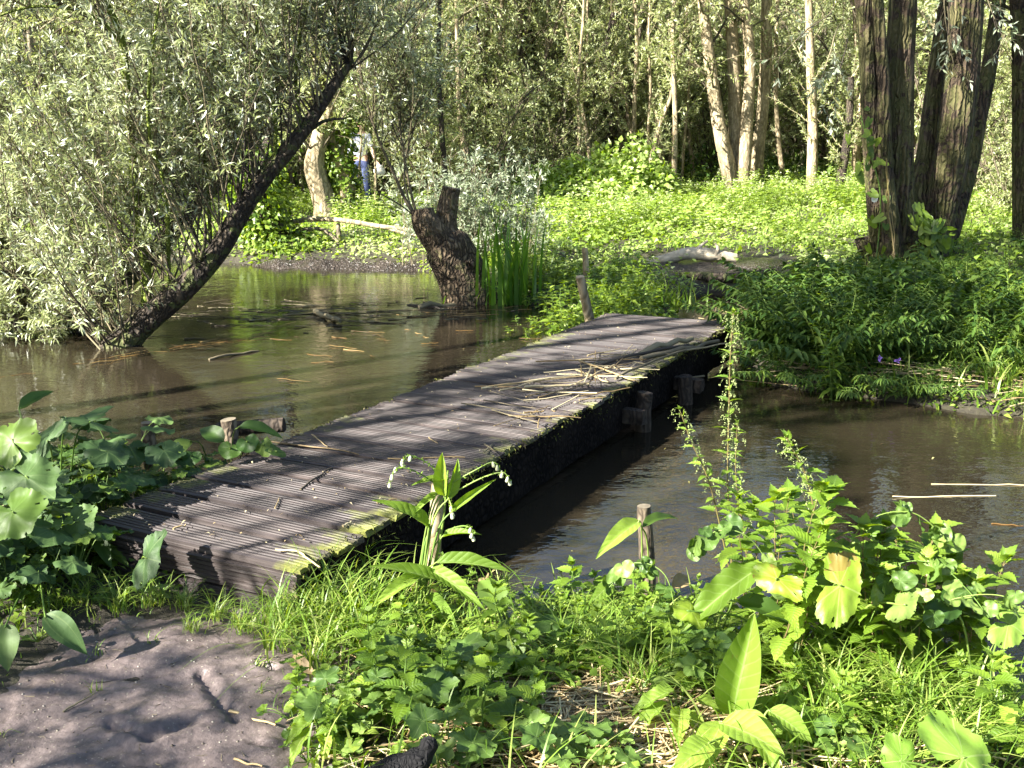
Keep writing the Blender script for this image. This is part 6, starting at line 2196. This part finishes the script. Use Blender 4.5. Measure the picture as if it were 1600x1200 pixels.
a_ = G(190, 560, WZ); b_ = G(420, 520, WZ)
GRIT = 0
floaters('floating_reeds', 'orange-brown reed stalks floating in front of the leaning willow', *((a_ + b_)[:2] / 2), 45, .7, .10, math.atan2(b_[1] - a_[1], b_[0] - a_[0]), .08, .5, .001, .0032, 'wetstraw')
floaters('floating_reeds', 'scattered reeds and twigs floating in the middle of the pond', *G(560, 530, WZ)[:2], 26, .6, .8, -.5, .05, .3, .0012, .0035, 'wetstraw')
floaters('floating_reeds', 'reed bits gathered by the pond bank near the stump', *G(740, 490, WZ)[:2], 26, .4, .2, .2, .1, .4, .0012, .004, 'wetstraw')
floaters('floating_reeds', 'dark floating scum and twigs behind the leaning willow', *G(500, 490, WZ)[:2], 120, .9, .5, .1, .05, .5, .002, .007, 'twig')
mb = MB()
n = 5200
x, y = uni(-6, 3.3, n), uni(3.8, 14, n)
s0_ = sdf(POND, x, y)
ok = (s0_ < -.02) & (np.exp(s0_ * 2.2) * (.35 + .65 * wob(x * 2, y * 2, 2.0)) > uni(0, 1, n)) & ~inbridge(x, y, -.1)
x, y = x[ok], y[ok]; n = len(x)
az = uni(0, 6.28, n)
mb.leaves(T_OV, np.stack([x, y, np.full(n, WZ + .004)], -1), np.stack([np.cos(az), np.sin(az), az * 0], -1), rnd(n, .06) + [0, 0, 1], uni(.006, .035, n), uni(.004, .018, n))
tag(mb.build('floating_leaves', M['floatleaf']), 'small leaves, husks and duckweed drifting along the water edges', 'debris', kind='stuff')
# straws piled along the right bank waterline
for (cx, cy, n, sx, sy, an, lab) in ((3.0, 7.0, 90, .75, .14, -.42, 'tangled brown reed straws along the right waterline'), (4.3, 6.65, 110, .55, .16, -.2, 'reed straws washed up at the far right waterline')):
    mb = MB()
    x = rng.normal(size=n) * sx; y = rng.normal(size=n) * sy
    ca, sa = math.cos(an), math.sin(an)
    X = cx + x * ca - y * sa; Y = cy + x * sa + y * ca
    az = an + rng.normal(size=n) * .4; ln = uni(.2, .9, n)
    dv = np.stack([np.cos(az), np.sin(az), rng.normal(size=n) * .06], -1)
    c_ = np.stack([X, Y, np.maximum(Hm(X, Y), WZ) + uni(.01, .07, n)], -1)
    P = c_[:, None] + dv[:, None] * (np.linspace(-.5, .5, 5)[None, :, None] * ln[:, None, None])
    mb.tubes(P, taper(n, 5, uni(.002, .006, n), .002), 4)
    tag(mb.build('reed_litter', M['straw']), lab, 'litter', kind='stuff')
for (a, b, r, mt, lab, zz) in [((1460, 596), (1572, 598), .016, 'straw', 'long pale reed lying level at the right bank', -.02),
                           ((1525, 543), (1580, 580), .014, 'straw', 'pale split cane slanting down at the right edge', .05),
                           ((1100, 588), (1058, 594), .008, 'twig', 'thin twig between the bridge piles', .0)]:
    onstraw('reed_stalk', lab, 'reed', G(*a, zz), G(*b, zz), r, None, mt)
for (a, b, r, mt, lab) in [((488, 490), (536, 502), .028, 'twig', 'dark stubby stick poking out of the pond centre'),
                           ((326, 562), (405, 548), .012, 'twig', 'long dark twig floating left of the pond centre'),
                           ((1395, 777), (1556, 774), .0035, 'straw', 'thin straight reed floating in the right stream, lower one'),
                           ((1455, 756), (1600, 758), .0045, 'straw', 'thin straight reed floating in the right stream, upper one'),
                           ((1548, 818), (1600, 822), .004, 'wetstraw', 'reddish reed floating at the right picture edge'),
                           ((655, 480), (760, 470), .03, 'twig', 'dark sunken branch at the foot of the stump'),
                           ((640, 476), (700, 484), .014, 'twig', 'thin wet branch floating left of the stump foot')]:
    A_, B_ = G(*a, WZ + r * .4), G(*b, WZ + r * .2 + (.03 if 'poking' in lab else 0))
    onstraw('floating_stick', lab, 'stick', A_, B_, r, None, mt)
# debris on the far corner of the bridge
mb = MB()
n = 70
c0 = G(1150, 498, .2)
X = c0[0] + rng.normal(size=n) * .14; Y = c0[1] + rng.normal(size=n) * .16
az = uni(0, 6.28, n); ln = uni(.06, .3, n)
dv = np.stack([np.cos(az), np.sin(az), rng.normal(size=n) * .25], -1)
c_ = np.stack([X, Y, np.full(n, .21) + uni(0, .05, n)], -1)
P = c_[:, None] + dv[:, None] * (np.linspace(-.5, .5, 4)[None, :, None] * ln[:, None, None])
mb.tubes(P, taper(n, 4, uni(.002, .006, n), .002), 4)
tag(mb.build('reed_litter', M['straw']), 'tangle of dead stalks caught at the far right corner of the bridge', 'litter', kind='stuff')

# ================================================================ PERSON
Yp = 22.0
pc = Q(566, 330, Yp)
gz = float(Hm(pc[0], Yp))
per = thing('person', 'person in pale plaid shirt and blue jeans half hidden by leaves beyond the pond', 'person', (pc[0], Yp, gz))
M['skin'] = plainmat('skin', [(.50, .30, .22), (.62, .40, .30)], .5, 30, bump=0)
M['hair'] = plainmat('hair', [(.05, .035, .025), (.12, .08, .05)], .6, 80, bump=.2)
M['jeans'] = plainmat('denim', [(.03, .04, .10), (.06, .08, .17)], .8, 60)


def plaid():
    m, n, out = newmat('plaid_shirt')
    tc = nd(n, 'ShaderNodeTexCoord').outputs['Object']
    sx = nd(n, 'ShaderNodeSeparateXYZ'); n.links.new(tc, sx.inputs[0])
    a = math_(n, 'LESS_THAN', math_(n, 'FRACT', math_(n, 'MULTIPLY', sx.outputs[2], 11.0)), .28)
    b = math_(n, 'LESS_THAN', math_(n, 'FRACT', math_(n, 'MULTIPLY', sx.outputs[0], 11.0)), .28)
    col = mixc(n, math_(n, 'MULTIPLY', math_(n, 'ADD', a, b), .42), (.40, .41, .47), (.09, .12, .24))
    p = nd(n, 'ShaderNodeBsdfPrincipled')
    n.links.new(col, p.inputs['Base Color']); p.inputs['Roughness'].default_value = .8
    n.links.new(p.outputs[0], out.inputs[0])
    return m


M['plaid'] = plaid()


def skinned(name, mat, verts, edges, radii, parent, root=0):
    me = bpy.data.meshes.new(name)
    me.from_pydata([tuple(v) for v in verts], edges, [])
    o = bpy.data.objects.new(name, me)
    C.objects.link(o)
    o.parent = parent
    me.materials.append(mat)
    md = o.modifiers.new('skin', 'SKIN')
    md.use_smooth_shade = True
    me.skin_vertices.new() if not me.skin_vertices else None
    for i, sv in enumerate(me.skin_vertices[0].data):
        r = radii[i]
        sv.radius = r if isinstance(r, tuple) else (r, r)
        sv.use_root = (i == root)
    o.modifiers.new('sub', 'SUBSURF').levels = 2
    o.modifiers['sub'].render_levels = 2
    return o


# facing right and toward the camera, right arm forward and down with a pale bag
V = [(0, 0, .95), (0, 0, 1.12), (0, 0, 1.30), (.01, 0, 1.43), (.02, -.01, 1.52), (.04, -.03, 1.60), (.045, -.035, 1.69),
     (-.08, .02, .90), (-.09, -.02, .50), (-.10, .05, .09), (-.08, -.07, .03),
     (.09, 0, .90), (.12, -.08, .52), (.16, -.02, .09), (.20, -.13, .03),
     (-.17, .02, 1.40), (-.22, .05, 1.13), (-.19, -.06, .90),
     (.18, -.02, 1.40), (.25, -.10, 1.14), (.34, -.22, .93)]
E_ = [(0, 1), (1, 2), (2, 3), (3, 4), (4, 5), (5, 6), (0, 7), (7, 8), (8, 9), (9, 10), (0, 11), (11, 12), (12, 13), (13, 14), (3, 15), (15, 16), (16, 17), (3, 18), (18, 19), (19, 20)]
Rr = [(.14, .10), (.13, .09), (.15, .10), (.10, .08), .05, (.075, .09), (.065, .08), .085, .06, .042, .035, .085, .06, .042, .035, .055, .042, .028, .055, .042, .028]
for hb, dirv in ((17, np.array([0, -.15, -1.0])), (20, np.array([.45, -.3, -.85]))):
    base_ = np.array(V[hb])
    dv = nrm(dirv)
    side = nrm(np.cross(dv, [0, 1, .2]))
    V.append(tuple(base_ + dv * .06)); Rr.append((.032, .018)); palm = len(V) - 1
    E_.append((hb, palm))
    for f_, (off, ln_) in enumerate(((-.028, .062), (-.010, .075), (.010, .072), (.027, .058))):
        a = np.array(V[palm]) + dv * .028 + side * off
        b = a + dv * ln_ * .5 + np.array([0, -.01, 0])
        c = b + dv * ln_ * .45 + np.array([0, -.018, 0])
        V += [tuple(a), tuple(b), tuple(c)]; Rr += [.009, .0085, .007]
        k = len(V)
        E_ += [(palm, k - 3), (k - 3, k - 2), (k - 2, k - 1)]
    a = np.array(V[palm]) - dv * .02 - side * .035; b = a + dv * .035 - side * .015
    V += [tuple(a), tuple(b)]; Rr += [.011, .009]
    k = len(V)
    E_ += [(palm, k - 2), (k - 2, k - 1)]
skinned('body', M['skin'], V, E_, Rr, per)
skinned('jeans', M['jeans'], [(0, 0, 1.0), (0, 0, .92), (-.085, .01, .86), (-.09, -.02, .50), (-.10, .05, .10), (.09, -.01, .86), (.12, -.08, .52), (.16, -.02, .10)],
        [(0, 1), (1, 2), (2, 3), (3, 4), (1, 5), (5, 6), (6, 7)], [(.155, .115), (.155, .115), .10, .078, .066, .10, .078, .066], per)
skinned('shirt', M['plaid'], [(0, 0, .93), (0, 0, 1.12), (0, 0, 1.30), (.01, 0, 1.42), (-.17, .02, 1.40), (-.225, .05, 1.14), (-.20, -.02, 1.0), (.18, -.02, 1.40), (.25, -.10, 1.15)],
        [(0, 1), (1, 2), (2, 3), (3, 4), (4, 5), (5, 6), (3, 7), (7, 8)], [(.165, .12), (.155, .11), (.17, .12), (.115, .09), .075, .06, .05, .075, .06], per)
mb = MB()
th = np.linspace(0, 2 * math.pi, 15)[:-1]
hv = []
for i in range(7):
    f_ = i / 6 * 1.9
    for t_ in th:
        fr_ = 1.0
        hv.append((.045 + math.cos(t_) * .092 * math.sin(f_) + .0, -.02 + math.sin(t_) * .105 * math.sin(f_) * (1 if math.sin(t_) > 0 else .55), 1.665 + .115 * math.cos(f_)))
hv = np.array(hv) + np.array([pc[0], Yp, gz])
idx = np.arange(98).reshape(7, 14)
F = np.stack([idx[:-1], np.roll(idx[:-1], -1, 1), np.roll(idx[1:], -1, 1), idx[1:]], -1).reshape(-1, 4)
mb.add(hv, F)
mb.build('hair', M['hair'], per)
fm = MB()
hc = np.array([pc[0], Yp, gz])
fm.tubes(np.array([hc + [.05, -.115, 1.665], hc + [.052, -.14, 1.635], hc + [.052, -.12, 1.625]]), np.array([[.008, .014, .006]]), 8, 0, 0, True)
fm.tubes(np.array([hc + [-.035, -.02, 1.67], hc + [-.045, -.015, 1.65], hc + [-.035, -.015, 1.625]]), np.array([[.01, .016, .008]]), 8, 0, 0, True)
fm.tubes(np.array([hc + [.128, -.03, 1.67], hc + [.137, -.025, 1.65], hc + [.128, -.025, 1.625]]), np.array([[.01, .016, .008]]), 8, 0, 0, True)
fm.build('face', M['skin'], per)
fe = MB()
for dx in (-.028, .03):
    fe.tubes(np.array([hc + [.05 + dx - .010, -.118, 1.672], hc + [.05 + dx, -.124, 1.672], hc + [.05 + dx + .010, -.118, 1.672]]), np.array([[.003, .006, .003]]), 8, 0, 0, True)
fe.tubes(np.array([hc + [.03, -.115, 1.592], hc + [.05, -.122, 1.590], hc + [.07, -.115, 1.592]]), np.array([[.003, .005, .003]]), 8, 0, 0, True)
fe.build('eyes_and_mouth', M['hair'], per)
bg_ = np.array([pc[0] + .41, Yp - .27, gz + .73])
mb = MB()
P = np.array([bg_ + [-.02, 0, .11], bg_ + [0, 0, .085], bg_ + [0, 0, .02], bg_ + [.01, 0, -.05], bg_ + [0, 0, -.09], bg_ + [0, 0, -.10]])
mb.tubes(P, np.array([[.015, .06, .11, .12, .08, .02]]), 16, 0, .03, True)
tag(mb.build('bag', M['white'], None, True, bg_), 'white round bag hanging from the hand of the person across the pond', 'bag')
